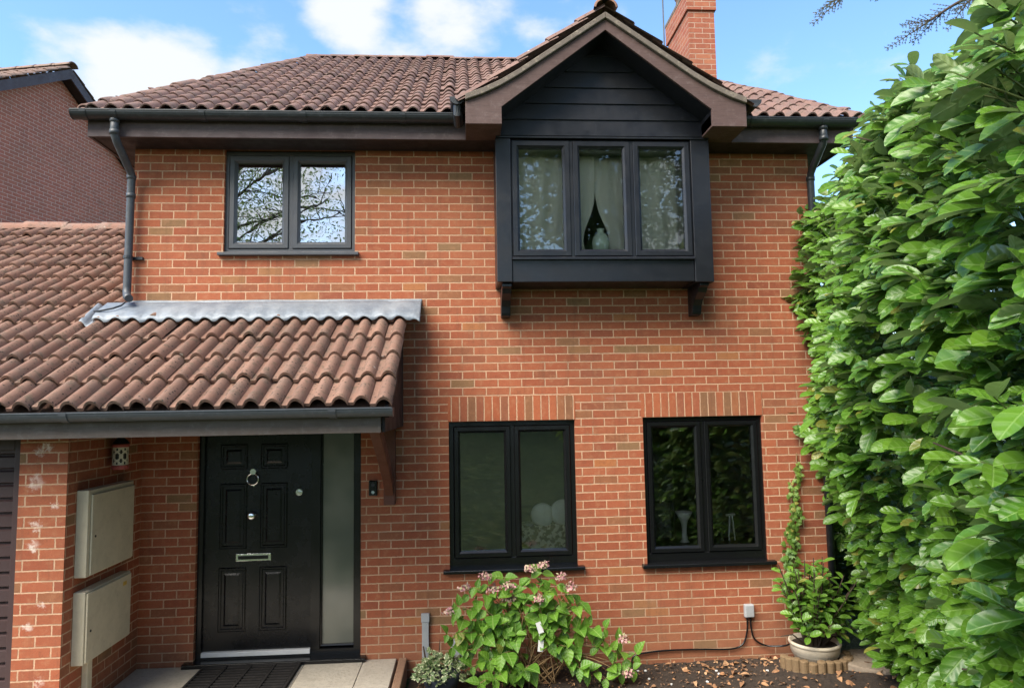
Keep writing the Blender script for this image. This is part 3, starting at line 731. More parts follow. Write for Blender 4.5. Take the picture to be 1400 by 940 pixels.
MB().box(-.285, 3.30, -.299, -.001, 4.690, 4.702).box(5.20, 6.62, -.299, -.001, 4.690, 4.702).box(-.285, XL-.002, .0, 6.4, 4.690, 4.702).box(XR+.002, 6.62, .0, 6.4, 4.690, 4.702).build('soffit', M['soffit'], house)
box(-.285, -.262, -.299, 6.4, 4.68, 4.875).build('fascia', M['fascia'], house); box(6.598, 6.62, -.299, 6.4, 4.68, 4.875).build('fascia', M['fascia'], house)
half_gutter('gutter', -.375, 2.965, -.385, 4.872, .066, house, M['gutter'], (-.27, -.02, .72, 1.58, 2.44))
half_gutter('gutter', 5.50, 6.60, -.385, 4.872, .066, house, M['gutter'], (5.62, 6.3))
# short gutter along the gable's left eave, seen end-on
g = MB()
for (yc0, yc1) in ((-.66, -.02),):
    n = 10; r = .062
    ring = lambda rad: [(2.925-rad*math.cos(math.pi*k/n), 4.925-rad*math.sin(math.pi*k/n)) for k in range(n+1)]
    g.prism(ring(r)+ring(r-.008)[::-1], 'y', yc0, yc1); g.prism(ring(r+.004), 'y', yc0-.005, yc0+.003)
g.tube([(2.925, -.60, 4.868), (2.925, -.60, 4.80), (2.93, -.46, 4.76)], .036, 12)
g.build('gutter', M['gutter'], house)
g = MB(); ring = lambda rad: [(5.535-rad*math.cos(math.pi*k/10), 4.935-rad*math.sin(math.pi*k/10)) for k in range(11)]
g.prism(ring(.062)+ring(.054)[::-1], 'y', -.66, -.02); g.prism(ring(.066), 'y', -.665, -.657); g.build('gutter', M['gutter'], house)

# downpipes
dp = MB(); pr = .034
dp.tube([(-.03, -.385, 4.83), (-.03, -.385, 4.72), (-.03, -.375, 4.67), (-.025, -.34, 4.62), (-.02, -.14, 4.47), (-.02, -.085, 4.43), (-.022, -.07, 4.38), (-.03, -.07, 3.40), (-.03, -.075, 3.35), (-.005, -.12, 3.305), (.05, -.20, 3.275)], pr, 14)
for z, dr in ((4.80, .005), (4.695, .005), (4.40, .006), (4.23, .006)):
    y = -.385 if z > 4.5 else -.07; dp.tube([(-.03 if z > 4.5 else -.023, y, z-.02), (-.03 if z > 4.5 else -.023, y, z+.02)], pr+dr, 14)
dpo = dp.build('downpipe', M['pipe'], house, smooth=False)
for p in dpo.data.polygons: p.use_smooth = len(p.vertices) == 4
MB().tube([(-.03, -.07, 3.655), (-.03, -.07, 3.68)], pr+.006, 14).box(-.03, .075, -.03, .0, 3.655, 3.68).build('pipe_clip', M['gutter'], dpo)
dp = MB()
dp.tube([(6.30, -.385, 4.83), (6.30, -.385, 4.72), (6.305, -.36, 4.66), (6.31, -.16, 4.52), (6.315, -.09, 4.47), (6.318, -.07, 4.40), (6.318, -.07, -.1)], pr, 14)
for z, y in ((4.80, -.385), (4.70, -.385), (4.42, -.07), (2.9, -.07), (1.9, -.07)): dp.tube([(6.30 if y < -.2 else 6.318, y, z-.02), (6.30 if y < -.2 else 6.318, y, z+.02)], pr+.006, 14)
dpo = dp.build('downpipe', M['gutter'], house)
for p in dpo.data.polygons: p.use_smooth = len(p.vertices) == 4

# ---- chimney and aerial pole
CX0, CX1, CY0, CY1 = 6.13, 6.50, 2.66, 3.62
ch = MB().box(CX0, CX1, CY0, CY1, 4.2, 7.74).build('chimney', M['brick_stack'], house)
MB().box(CX0-.025, CX1+.025, CY0-.025, CY1+.025, 7.741, 8.02).build('chimney_cap', M['brick_stack'], ch)
MB().box(CX0-.03, CX1+.03, CY0-.03, CY1+.03, 8.021, 8.07).build('flaunching', M['verge'], ch)
for y in (2.95, 3.35): MB().lathe([(.13, 0), (.12, .25), (.14, .27), (.14, .31), (.10, .31), (.10, .05)], ((CX0+CX1)/2, y, 8.07), 20).build('chimney_pot', M['ridge'], ch, smooth=True)
MB().tube([(CX0-.045, 3.66, 7.45), (CX0-.045, 3.66, 9.6)], .011, 8).build('aerial_pole', M['pipe'], ch)
MB().box(CX0-.06, CX0-.03, 3.6, 3.66, 7.55, 7.58).build('pole_bracket', M['steel'], ch)

# ---- porch and garage
PP = 30.5; pE, pP, pH = .36, .150, .055
VX = 2.455; GL = -4.5
Ud, Vd = Vector((1, 0, 0)), Vector((0, math.cos(R(PP)), math.sin(R(PP))))
Porg = Vector((GL, -1.50, 2.296))
t = tiles(Porg, Ud, Vd, lambda k: 0, lambda k: (VX-GL) if k < 5 else (XL-.01-GL), 12, pE, pP, pH, umin=(VX-GL) % pP, lift=.040, thick=.026, ns=12, jit=1.2)
pro = t.build('porch_roof', M['tile_low'], house, smooth=True)
bm = bmesh.new(); bm.from_mesh(pro.data)
bmesh.ops.delete(bm, geom=[f for f in bm.faces if f.calc_center_median().y > -.02 and f.calc_center_median().x > XL-.005], context='FACES'); bm.to_mesh(pro.data); bm.free()
deck = MB()
def pz(y): return 2.296+(y+1.5)*math.tan(R(PP))
deck.add([(GL, -1.46, pz(-1.46)-.03), (VX-.03, -1.46, pz(-1.46)-.03), (VX-.03, -.002, pz(-.002)-.03), (GL, -.002, pz(-.002)-.03)], [(0, 1, 2, 3)])
deck.add([(GL, -.001, pz(0)-.03), (XL-.004, -.001, pz(0)-.03), (XL-.004, 2.2, pz(2.2)-.03), (GL, 2.2, pz(2.2)-.03)], [(0, 1, 2, 3)])
deck.add([(GL, 2.2, pz(2.2)-.03), (XL-.004, 2.2, pz(2.2)-.03), (XL-.004, 5.9, pz(2.2)-2.2), (GL, 5.9, pz(2.2)-2.2)], [(0, 1, 2, 3)])
deck.build('roof_deck', M['tile_low'], house)
ridge_tiles(MB(), (GL, 2.24, pz(2.24)+.0), (XL-.02, 2.24, pz(2.24)+.0), .13, .45, .8).build('ridge_tile', M['ridge'], house, smooth=True)
box(GL, 2.375, -1.47, -1.445, 2.118, 2.285).build('fascia', M['fascia_low'], house, bevel=.003)
half_gutter('gutter', GL, 2.465, -1.535, 2.292, .062, house, M['pipe'], (-3.1, -1.2, .30, 2.06))
MB().box(.12, 2.375, -1.444, -.002, 2.135, 2.150).box(GL, .119, -1.444, -1.17, 2.135, 2.15).build('soffit', M['soffit'], house)
MB().prism([(-1.444, 2.120), (-.002, 2.120), (-.002, pz(0)-.035), (-1.444, pz(-1.444)-.035)], 'x', 2.378, 2.402).build('cheek_board', M['soffit'], house, bevel=.003)
MB().prism([(-1.47, pz(-1.47)-.09), (-.002, pz(0)-.10), (-.002, pz(0)-.012), (-1.47, pz(-1.47)-.004)], 'x', 2.404, 2.432).build('verge', M['soffit'], house)
# gallows bracket
gb = MB().box(2.235, 2.335, -.095, -.002, 1.43, 2.118).build('bracket', M['wood'], house, bevel=.006)
q = []
for t_ in np.linspace(0, 1, 8):
    y = -.08-1.06*t_; z = 1.50+.615*(t_**.82); q.append((y, z))
poly = [(y, z) for y, z in q]+[(y+.03, z+.10 if z+.10 < 2.117 else 2.117) for y, z in q[::-1]]
MB().prism([(q[0][0], q[0][1])]+[(y, z) for y, z in q[1:]]+[(q[-1][0]+.16, 2.117)]+[(y+.045, min(2.112, z+.10)) for y, z in q[::-1][2:]], 'x', 2.247, 2.323).build('strut', M['wood'], gb, bevel=.004)
MB().box(2.245, 2.325, -1.30, -.097, 2.113, 2.134).build('beam', M['wood'], gb)
# garage front wall (pillar beside its door) and the side wall of the recess
PX0, PX1, PY = -.215, .114, -1.165
MB().box(PX0, PX1, PY, PY+.22, -.3, 2.134).build('pillar', M['brick_pillar'], house)
MB().add([(PX1, PY+.221, -.3), (PX1, -.001, -.3), (PX1, -.001, 2.134), (PX1, PY+.221, 2.134), (PX1-.2, PY+.221, -.3), (PX1-.2, -.001, -.3), (PX1-.2, -.001, 2.134), (PX1-.2, PY+.221, 2.134)],
         [(0, 1, 2, 3), (7, 6, 5, 4), (3, 2, 6, 7)]).build('wall', M['brick'], house)
MB().box(-4.3, -3.0, PY, PY+.22, -.3, 2.134).build('wall', M['brick'], house)
MB().box(-4.3, -4.1, PY+.221, 5.8, -.3, 2.134).box(-4.099, -.04, 5.6, 5.8, -.3, 2.134).build('wall', M['brick'], house)
gd = MB().box(-2.95, PX0-.075, PY+.13, PY+.15, -.1, 2.12).build('garage_door', M['garage'], house)
gp = MB(); z = .0
while z < 2.02: gp.prism([(PY+.129, z), (PY+.105, z+.012), (PY+.105, z+.085), (PY+.129, z+.098)], 'x', -2.945, PX0-.08); z += .105
gp.build('door_panel', M['garage'], gd)
MB().box(PX0-.075, PX0-.002, PY+.06, PY+.16, -.1, 2.134).box(-3.0, -2.95, PY+.06, PY+.16, -.1, 2.134).box(-2.95, PX0-.076, PY+.06, PY+.16, 2.03, 2.134).build('door_frame', M['garage'], gd, bevel=.004)

# lead flashing above the porch tiles
def flashing():
    mb = MB(); xs = np.arange(-.20, 2.582, .0131); rows = []
    u_of = lambda x: ((x-GL-((VX-GL) % pP))/pP) % 1
    def roll(x):
        s = u_of(x); return 0 if s < .26 else pH*max(0., math.sin(math.pi*(s-.26)/.74))**.72
    from mathutils import noise as mn
    for x in xs:
        left = max(0, (-.03-x)/.2); rt_ = max(0, (x-2.46)/.12)
        col = [(x, -.006, 3.283+.006*mn.noise((x*3, 0, 0))-left*.10), (x, -.008, 3.262-left*.10), (x, -.014, pz(-.014)+.07)]
        for f in (.06, .12, .18, .25, .30, .325):
            y = -f-.014*mn.noise((x*5, f, 2)); w = max(0, (f-.1)/.225)
            z = pz(y)+.046+.070+(roll(x)-.070)*max(0, (f-.27)/.055)**1.5*.55+.005*mn.noise((x*6, f*9, 5))+.004*math.sin(u_of(x)*6.28-1.5)*w - rt_*.05*w
            if f == .325: z -= .010
            col.append((x+ (f*.0), y, z))
        rows.append(col)
    n = len(rows[0])
    vs = [p for c in rows for p in c]
    mb.add(vs, [(i*n+k, i*n+k+1, (i+1)*n+k+1, (i+1)*n+k) for i in range(len(rows)-1) for k in range(n-1)])
    # left flap dressed round the corner, over the garage tiles
    fl = []
    for i, x in enumerate(np.linspace(-.30, -.19, 9)):
        for j, y in enumerate(np.linspace(-.36, -.02, 9)): 
            fl.append((x+.10*(y+.02)*-.6, y, pz(y)+.045+roll(x)*.9+.006*mn.noise((x*20, y*20, 1))))
    mb.add(fl, [(i*9+j, i*9+j+1, (i+1)*9+j+1, (i+1)*9+j) for i in range(8) for j in range(8)])
    o = mb.build('flashing', M['lead'], house, smooth=True)
    s = o.modifiers.new('solid', 'SOLIDIFY'); s.thickness = .004; s.offset = 0
    # lapped joint in the lead
    MB().tube([(1.165, -.012, 3.27), (1.165, -.02, 3.255), (1.15, -.1, pz(-.1)+.066), (1.12, -.2, pz(-.2)+.075), (1.11, -.29, pz(-.29)+.08)], .006, 6).build('lead_lap', M['pipe'], o)
flashing()
MB().tube([(.0, -.16, 3.25), (-.02, -.19, 3.215), (-.06, -.24, 3.185), (-.16, -.26, 3.16), (-.22, -.24, 3.16)], .008, 6).build('pipe_strap', M['gutter'], house)

# ---- front door
DX0, DX1, DZ0, DZ1, DY = .572, 2.016, .115, 2.155, .045
df = MB().loop(DX0, DX1, DZ0, DZ1, [(0, DY+.08), (0, DY+.002), (.003, DY), (.062, DY), (.066, DY+.008), (.066, DY+.08), (0, DY+.08)])
df.box(1.575, 1.655, DY+.002, DY+.078, DZ0+.06, DZ1-.06)
fd = df.build('front_door', M['black'], house)
box(DX0+.066, 1.575, DY+.028, DY+.07, .185, DZ1-.06).build('door_leaf', M['door'], fd)
pn = MB(); LY = DY+.028
def panel(x0, x1, z0, z1):
    pn.loop(x0, x1, z0, z1, [(0, LY-.0005), (.010, LY-.010), (.022, LY-.010), (.030, LY-.002), (.05, LY-.0025), (.066, LY-.010), (.07, LY-.010)])
    pn.add([(x0+.07, LY-.010, z0+.07), (x1-.07, LY-.010, z0+.07), (x1-.07, LY-.010, z1-.07), (x0+.07, LY-.010, z1-.07)], [(0, 1, 2, 3)])
for (x0, x1) in ((.765, 1.005), (1.12, 1.36)):
    panel(x0, x1, 1.76, 1.985); panel(x0, x1, 1.06, 1.635); panel(x0, x1, .345, .90)
pn.build('door_panel', M['door'], fd)
box(DX0+.066, 1.575, DY-.012, DY+.075, .145, .184).build('threshold', M['alu'], fd, bevel=.004)
MB().prism([(-.075, .085), (-.075, .118), (-.068, .124), (DY+.03, .130), (DY+.03, .085)], 'x', .515, 2.07).build('sill', M['black'], fd, bevel=.003)
MB().loop(1.655, 1.985, .195, DZ1-.05, [(0, DY+.03), (.0, DY+.012), (.006, DY+.008), (.016, DY+.012), (.02, DY+.03)]).build('glazing_bead', M['black'], fd)
box(1.662, 1.978, DY+.030, DY+.040, .2, DZ1-.055).build('side_pane', M['frost'], fd)
def torus(mb, c, r, t, n=28, m=8, tilt=0):
    vs = [(c[0]+(r+t*math.cos(b))*math.cos(a), c[1]+t*math.sin(b)+tilt*(math.sin(a)-1), c[2]+(r+t*math.cos(b))*math.sin(a)) for a in np.linspace(0, 2*math.pi, n, endpoint=False) for b in np.linspace(0, 2*math.pi, m, endpoint=False)]
    return mb.add(vs, [(i*m+j, i*m+(j+1) % m, ((i+1) % n)*m+(j+1) % m, ((i+1) % n)*m+j) for i in range(n) for j in range(m)])
def disc_y(mb, x, z, r, y0, y1, n=24, r1=None):
    r1 = r if r1 is None else r1
    vs = [(x+r*math.cos(a), y0, z+r*math.sin(a)) for a in np.linspace(0, 2*math.pi, n, endpoint=False)]+[(x+r1*math.cos(a), y1, z+r1*math.sin(a)) for a in np.linspace(0, 2*math.pi, n, endpoint=False)]
    return mb.add(vs, [tuple(range(n)), tuple(range(2*n-1, n-1, -1))]+[(i+n, (i+1) % n+n, (i+1) % n, i) for i in range(n)])
kn = torus(MB(), (1.055, LY-.022, 1.672), .050, .0065); disc_y(kn, 1.058, 1.738, .026, LY-.030, LY); disc_y(kn, 1.062, 1.612, .008, LY-.012, LY)
kn.build('knocker', M['chrome'], fd, smooth=False)
kb = disc_y(MB(), 1.055, 1.352, .026, LY-.010, LY)
kb.tube([(1.055, LY-.008, 1.352), (1.055, LY-.03, 1.352), (1.055, LY-.045, 1.352), (1.055, LY-.062, 1.352), (1.055, LY-.07, 1.352)], [.016, .015, .034, .036, .022], 20)
kb.build('door_knob', M['chrome'], fd, smooth=True)
lb = MB().box(.912, 1.222, LY-.012, LY, .950, 1.018); lb.build('letterbox', M['chrome'], fd, bevel=.005)
box(.935, 1.198, LY-.0145, LY-.0125, .968, 1.0).build('letterbox_flap', M['black'], fd)
lk = disc_y(MB(), 1.462, 1.545, .030, LY-.010, LY); lk.box(1.452, 1.476, LY-.03, LY-.0105, 1.532, 1.556); lk.build('lock', M['chrome'], fd, bevel=.002)
box(1.17, 1.36, LY-.004, LY-.001, 1.655, 1.745).build('number_plate', M['door'], fd)

# ================================================================== FITTINGS (things)
def meter_box(y0, y1, z0, z1, label, flange):
    x = PX1+.001
    o = thing('meter_box', label, 'meter box', (x, (y0+y1)/2, z0), 'cream meter boxes on the porch side wall')
    MB().box(x, x+.085, y0, y1, z0, z1).build('cabinet', M['cream'], o, bevel=.006)
    d = .035 if flange else .012
    MB().box(x+.086, x+.100, y0+d, y1-.015, z0+.012, z1-d).build('door', M['cream'], o, bevel=.005)
    c = MB(); xx = x+.1005; yy = y0+d+.05; zz = (z0+z1)/2-.03
    vs = [(xx+.003, yy+.009*math.cos(a), zz+.009*math.sin(a)) for a in np.linspace(0, 2*math.pi, 14, endpoint=False)]; vs += [(xx-.001, p[1], p[2]) for p in vs]
    c.add(vs, [tuple(range(14))]+[(i, (i+1) % 14, 14+(i+1) % 14, 14+i) for i in range(14)]); c.build('lock', M['dark_metal'], o)
    return o
meter_box(-1.035, -.335, 1.095, 1.722, 'cream electricity meter box mounted above another, closed door, under the lantern', True)
mb2 = meter_box(-1.035, -.345, .478, .992, 'cream meter box mounted below another, with a small yellow sticker', False)
box(PX1+.1012, PX1+.1022, -.50, -.44, .905, .935).build('sticker', M['sticker'], mb2)
MB().box(PX1+.001, PX1+.045, -.885, -.815, -.05, .470).build('conduit', M['cream'], mb2, bevel=.006)

# wall lantern
ln = thing('wall_lantern', 'small ivory pierced metal lantern with red bands hung on the porch side wall', 'lantern', (.21, -.60, 1.83))
LC = (.21, -.60)
MB().lathe([(.0, .0), (.058, .0), (.064, .008), (.064, .03), (.056, .036)], (*LC, 1.838), 18).build('band', M['red_metal'], ln); MB().lathe([(.056, .0), (.064, .006), (.064, .024), (.056, .03)], (*LC, 2.010), 18).build('band', M['red_metal'], ln)
def pierced():
    mb = MB(); n, mz = 48, 22; r = .058
    holes = [(a, z, 1.) for a in np.linspace(0, 2*math.pi, 6, endpoint=False) for z in (.25, .75)]+[(a+.52, .5, 1.4) for a in np.linspace(0, 2*math.pi, 6, endpoint=False)]+[(a+.52, z, .6) for a in np.linspace(0, 2*math.pi, 6, endpoint=False) for z in (.12, .88)]
    vs = [(LC[0]+r*math.cos(2*math.pi*i/n), LC[1]+r*math.sin(2*math.pi*i/n), 1.872+.140*j/mz) for j in range(mz+1) for i in range(n)]; fs = []
    for j in range(mz):
        for i in range(n):
            a = 2*math.pi*(i+.5)/n; z = (j+.5)/mz; hit = False
            for ha, hz, s_ in holes:
                da = (a-ha+math.pi) % (2*math.pi)-math.pi
                if (da/.20/s_)**2+((z-hz)/.13/s_)**2 < 1 and not (abs(da) < .05 and abs(z-hz) > .04): hit = True
            if not hit: fs.append((j*n+i, j*n+(i+1) % n, (j+1)*n+(i+1) % n, (j+1)*n+i))
    mb.add(vs, fs); o = mb.build('lampshade', M['lantern'], ln); s = o.modifiers.new('solid', 'SOLIDIFY'); s.thickness = .004
    MB().lathe([(0, 0), (.050, 0), (.050, .138), (0, .138)], (*LC, 1.873), 20).build('inner_glass', M['dark_metal'], ln)
pierced()
MB().lathe([(.066, .0), (.05, .022), (.026, .045), (.016, .05), (.016, .068), (.0, .07)], (*LC, 2.040), 18).build('lantern_cap', M['dark_metal'], ln)
MB().tube([(PX1+.001, -.60, 2.115), (.20, -.60, 2.118), (.21, -.60, 2.108)], .006, 8).build('hook', M['dark_metal'], ln)

db = thing('doorbell', 'small black video doorbell on the brick beside the front door', 'doorbell', (2.132, -.001, 1.505))
MB().box(2.094, 2.170, -.026, -.002, 1.505, 1.640).build('case', M['black'], db, bevel=.008)
disc_y(MB(), 2.132, 1.603, .016, -.029, -.0262).build('lens', M['dark_metal'], db); disc_y(MB(), 2.132, 1.538, .014, -.030, -.0262).build('button', M['steel'], db)

cd = thing('conduit_box', 'grey vertical conduit with cap running down the brick beside the ivy', 'conduit', (2.592, -.001, -.05))
MB().box(2.562, 2.622, -.035, -.002, -.06, .395).build('conduit', M['greybox'], cd, bevel=.004); MB().box(2.556, 2.628, -.042, -.002, .396, .468).build('cap', M['greybox'], cd, bevel=.004)
ub = thing('utility_box', 'plain grey box low on the wall behind the hydrangea leaves', 'utility box', (2.87, -.001, .03))
MB().box(2.815, 2.925, -.06, -.002, .03, .235).build('case', M['greybox'], ub, bevel=.006); MB().box(2.822, 2.918, -.068, -.0605, .037, .228).build('lid', M['greybox'], ub, bevel=.003)
jb = thing('junction_box', 'small grey junction box with two black cables on the brick wall under the right window', 'junction box', (5.53, -.001, .33))
MB().box(5.490, 5.578, -.045, -.002, .330, .445).build('case', M['greybox'], jb, bevel=.008)
MB().box(5.497, 5.571, -.051, -.0455, .337, .438).build('lid', M['greybox'], jb, bevel=.004)
def spl(pts, n=10):
    P = [Vector(p) for p in pts]; out = []
    for i in range(len(P)-1):
        a, b, c, d = P[max(i-1, 0)], P[i], P[i+1], P[min(i+2, len(P)-1)]
        for t in np.linspace(0, 1, n, endpoint=False):
            out.append(.5*((2*b)+(c-a)*t+(2*a-5*b+4*c-d)*t*t+(3*b-3*c+d-a)*t**3))
    return out+[P[-1]]
MB().tube(spl([(5.515, -.02, .34), (5.512, -.02, .22), (5.47, -.02, .10), (5.36, -.02, .055), (5.1, -.018, .06), (4.8, -.018, .065), (4.55, -.018, .05), (4.45, -.02, .02), (4.43, -.03, -.06)]), .008, 8).build('cable', M['black'], jb, smooth=True)
MB().tube(spl([(5.548, -.02, .34), (5.55, -.02, .23), (5.58, -.02, .13), (5.68, -.03, .075), (5.80, -.10, .09), (5.86, -.16, .13)]), .008, 8).build('cable', M['black'], jb, smooth=True)

# doormat
dm = thing('doormat', 'black rubber grid doormat on the paving before the front door', 'doormat', (1.11, -.36, .092))
mt = MB().box(.70, 1.53, -.66, -.075, .092, .100); mt.build('base', M['rubber'], dm)
rb = MB()
for x0 in np.linspace(.715, 1.325, 4):
    for y0 in np.linspace(-.645, -.125, 10): rb.box(x0, x0+.175, y0, y0+.018, .1005, .113)
for x0 in (.70, .892, 1.096, 1.300, 1.505): rb.box(x0, x0+.022, -.66, -.075, .1002, .115)
rb.box(.7225, 1.5045, -.66, -.648, .1003, .114); rb.box(.7225, 1.5045, -.087, -.075, .1003, .114)
rb.build('ribs', M['rubber'], dm, bevel=.003)

# ================================================================== THINGS INDOORS, SEEN THROUGH THE GLASS
def curtain(x0, x1, z0, z1, y, flip, label):
    mb = MB(); nx, nz = 90, 40; vs = []
    for j in range(nz+1):
        t = j/nz; z = z1+(z0-z1)*t
        pinch = math.exp(-((t-.80)/.25)**2)*.16
        for i in range(nx+1):
            s = i/nx; sx = s*(1-pinch) if not flip else 1-(1-s)*(1-pinch)
            x = x0+(x1-x0)*sx
            vs.append((x, y+.016*math.sin(s*30+math.sin(t*4)*.6)*(.6+.4*t)+.014*math.sin(s*13+t*2), z))
    mb.add(vs, [(j*(nx+1)+i, j*(nx+1)+i+1, (j+1)*(nx+1)+i+1, (j+1)*(nx+1)+i) for j in range(nz) for i in range(nx)])
    o = mb.build('curtain', M['curtain'], smooth=True); s = o.modifiers.new('solid', 'SOLIDIFY'); s.thickness = .003
    return tag(o, label, 'curtain', 'curtains in the bay window')
curtain(3.43, 4.20, 3.605, 4.60, -.13, False, 'pale sheer curtain gathered at the left of the upstairs bay window')
curtain(4.20, 4.975, 3.605, 4.60, -.11, True, 'pale sheer curtain gathered at the right of the upstairs bay window')
vz = thing('ornament', 'pale green round glass ornament on the bay window board behind the middle pane', 'ornament', (4.215, -.245, 3.60))
MB().lathe([(0, 0), (.05, 0), (.055, .012), (.03, .03), (.05, .05), (.075, .10), (.08, .15), (.07, .20), (.045, .235), (.03, .245), (.03, .27), (.036, .28), (.0, .28)], (4.215, -.245, 3.60), 28).build('bowl', mat_paint('pale_green_glass', (.52, .60, .50), .15, .6, dirt=.4, dirtcol=(.3, .38, .28)), vz, smooth=True)
MB().lathe([(.06, 0), (.085, 0), (.09, .01), (.085, .02), (.06, .02)], (4.215, -.245, 3.6005), 24).build('stand', M['lantern'], vz)
sf = thing('sofa', 'sofa back under a brown and cream patterned throw behind the left ground floor window', 'sofa', (3.6, .62, .05))
MB().box(3.43, 4.75, .36, .60, .05, 1.15).build('backrest', M['throw'], sf, bevel=.06, seg=4); MB().box(3.43, 4.75, .601, 1.2, .05, .5).build('seat', M['throw'], sf, bevel=.05, seg=3)
def cushion(x, z, r, lab):
    o = MB().lathe([(0, -r)]+[(r*math.cos(a), r*math.sin(a)) for a in np.linspace(-1.4, 1.4, 14)]+[(0, r)], (0, 0, 0), 24).build('cushion', mat_paint('white_fur', (.80, .77, .70), .95, .1, dirt=.3), smooth=True)
    o.location = (x, .41, z); o.scale = (1, .55, 1); tag(o, lab, 'cushion', 'round white cushions on the sofa')
cushion(3.70, 1.23, .115, 'round white cushion on the sofa back, left one of two'); cushion(3.90, 1.25, .125, 'round white cushion on the sofa back, right one of two')
# shelf under the right window, with the small things standing on it
tag(box(4.65, 5.85, .30, .62, .78, .93).build('side_table', mat_paint('dark_wood', (.05, .032, .02), .5, .4), bevel=.006), 'low dark wooden table inside the right ground floor window', 'table')
pf = thing('picture_frame', 'dark framed picture leaning behind the left pane of the right window', 'picture', (4.87, .5, .931))
MB().loop(4.74, 5.00, .95, 1.33, [(0, .47), (0, .45), (.02, .45), (.02, .47)]).build('frame', M['dark_metal'], pf); box(4.755, 4.985, .468, .475, .965, 1.315).build('print', mat_paint('grey_print', (.12, .12, .115), .4, .4, dirt=.8, dirtcol=(.02, .02, .02)), pf)
MB().lathe([(.0, 0), (.045, 0), (.022, .04), (.02, .12), (.03, .2), (.075, .30), (.07, .30), (.0, .2)], (0, 0, 0), 24)
fl = MB().lathe([(0, 0), (.05, 0), (.03, .02), (.022, .12), (.035, .20), (.085, .29), (.08, .29), (.0, .19)], (5.10, .42, .931), 24).build('vase', M['white'], smooth=True); tag(fl, 'white flared vase standing inside the right ground floor window', 'vase')
pl = thing('potted_houseplant', 'dark leafy houseplant in a small pot behind the right window', 'houseplant', (5.30, .45, .931))
MB().lathe([(0, 0), (.06, 0), (.085, .12), (.075, .12), (0, .1)], (5.30, .45, .931), 20).build('pot', M['pot_dark'], pl)
n = 70; D = unit(rng.normal(0, 1, (n, 3))+np.array([0, 0, .5])); leaves('foliage', OVATE, np.array([5.30, .45, 1.08])+D*rng.uniform(.02, .12, (n, 1)), D, unit(rng.normal(0, 1, (n, 3))), rng.uniform(.07, .12, n), rng.uniform(.03, .06, n), M['laurel_in'], pl)
cf = thing('easel', 'slim white folding easel leaning at the right of the right window', 'easel', (5.60, .5, .931))
MB().tube([(5.545, .42, .931), (5.575, .46, 1.17)], .008, 8).tube([(5.605, .42, .931), (5.60, .46, 1.17)], .008, 8).build('leg', M['white'], cf); MB().tube([(5.54, .46, 1.172), (5.63, .46, 1.172)], .012, 8).build('rail', M['white'], cf)

# ================================================================== NEIGHBOUR
def neighbour():
    phi = R(11.5); d = Vector((math.sin(phi), math.cos(phi), 0)); n = Vector((math.cos(phi), -math.sin(phi), 0))
    P0 = CAM+(fw+rt*((0-700)/950)+up*((470-200)/950))*13.5; P0.z = 0
    nb = thing('neighbouring_house', 'brick gable end of the neighbouring house rising behind the garage roof', 'house', (P0.x, P0.y, 0))
    sa, za, pitch, hw = 1.42, 9.80, .62, 4.2
    def W(s, off, z): q = P0+d*s+n*off; return (q.x, q.y, z)
    zE = za-.32-pitch*hw
    poly = [(sa-hw, -.1), (sa+hw, -.1), (sa+hw, zE), (sa, za-.32), (sa-hw, zE)]
    b = MB(); b.add([W(s, 0, z) for s, z in poly]+[W(s, -.25, z) for s, z in poly], [(0, 1, 2, 3, 4), (9, 8, 7, 6, 5)]+[(i, 5+i, 5+(i+1) % 5, (i+1) % 5) for i in range(5)])
    b.add([W(sa-hw, -.251, -.1), W(sa-hw, -8, -.1), W(sa-hw, -8, zE), W(sa-hw, -.251, zE)], [(0, 1, 2, 3)])
    o = b.build('wall', M['brick_far'], nb)
    uvl = o.data.uv_layers[0]
    for p in o.data.polygons:
        for li in p.loop_indices:
            c = Vector(o.data.vertices[o.data.loops[li].vertex_index].co)+Vector((P0.x, P0.y, 0)); uvl.data[li].uv = ((c-P0).dot(d)+(c-P0).dot(n), c.z)
    for sg in (-1, 1):
        ep = (sa+sg*(hw+.35), za-.10-pitch*(hw+.35)); ap = (sa, za-.10)
        q = [(ep[0], ep[1]-.22), (ap[0], ap[1]-.22), (ap[0], ap[1]), (ep[0], ep[1])]
        bb = MB(); bb.add([W(s, .22, z) for s, z in q]+[W(s, .25, z) for s, z in q], [(0, 1, 2, 3), (7, 6, 5, 4)]+[(i, (i+1) % 4, 4+(i+1) % 4, 4+i) for i in range(4)]); bb.build('bargeboard', M['fascia'], nb)
        so_ = MB(); so_.add([W(q[0][0], .0, q[0][1]+.02), W(q[1][0], .0, q[1][1]+.02), W(q[1][0], .22, q[1][1]+.02), W(q[0][0], .22, q[0][1]+.02)], [(0, 1, 2, 3)]); so_.build('soffit', M['soffit'], nb)
        # tiled slope running back from the gable
        Vd = (d*(-sg)+Vector((0, 0, pitch))).normalized(); Ud = n if sg < 0 else -n
        if Ud.cross(Vd).z < 0: Ud = -Ud
        og = Vector(W(ep[0]+sg*.03, .27 if Ud.dot(n) < 0 else .27, ep[1]+.02))
        rng_u = (lambda k: 0., lambda k: 4.) if Ud.dot(n) < 0 else (lambda k: -4., lambda k: 0.)
        ln_ = (hw+.38)*math.sqrt(1+pitch**2); t = tiles(og, Ud, Vd, rng_u[0], rng_u[1], int(ln_/.33), .33, .16, .045)
        t.build('roof', M['tile_far'], nb, smooth=True)
    rt_ = ridge_tiles(MB(), W(sa, .28, za-.03), W(sa, -4, za-.03), .13, .42, .7); rt_.build('ridge_tile', M['tile_far'], nb, smooth=True)
neighbour()

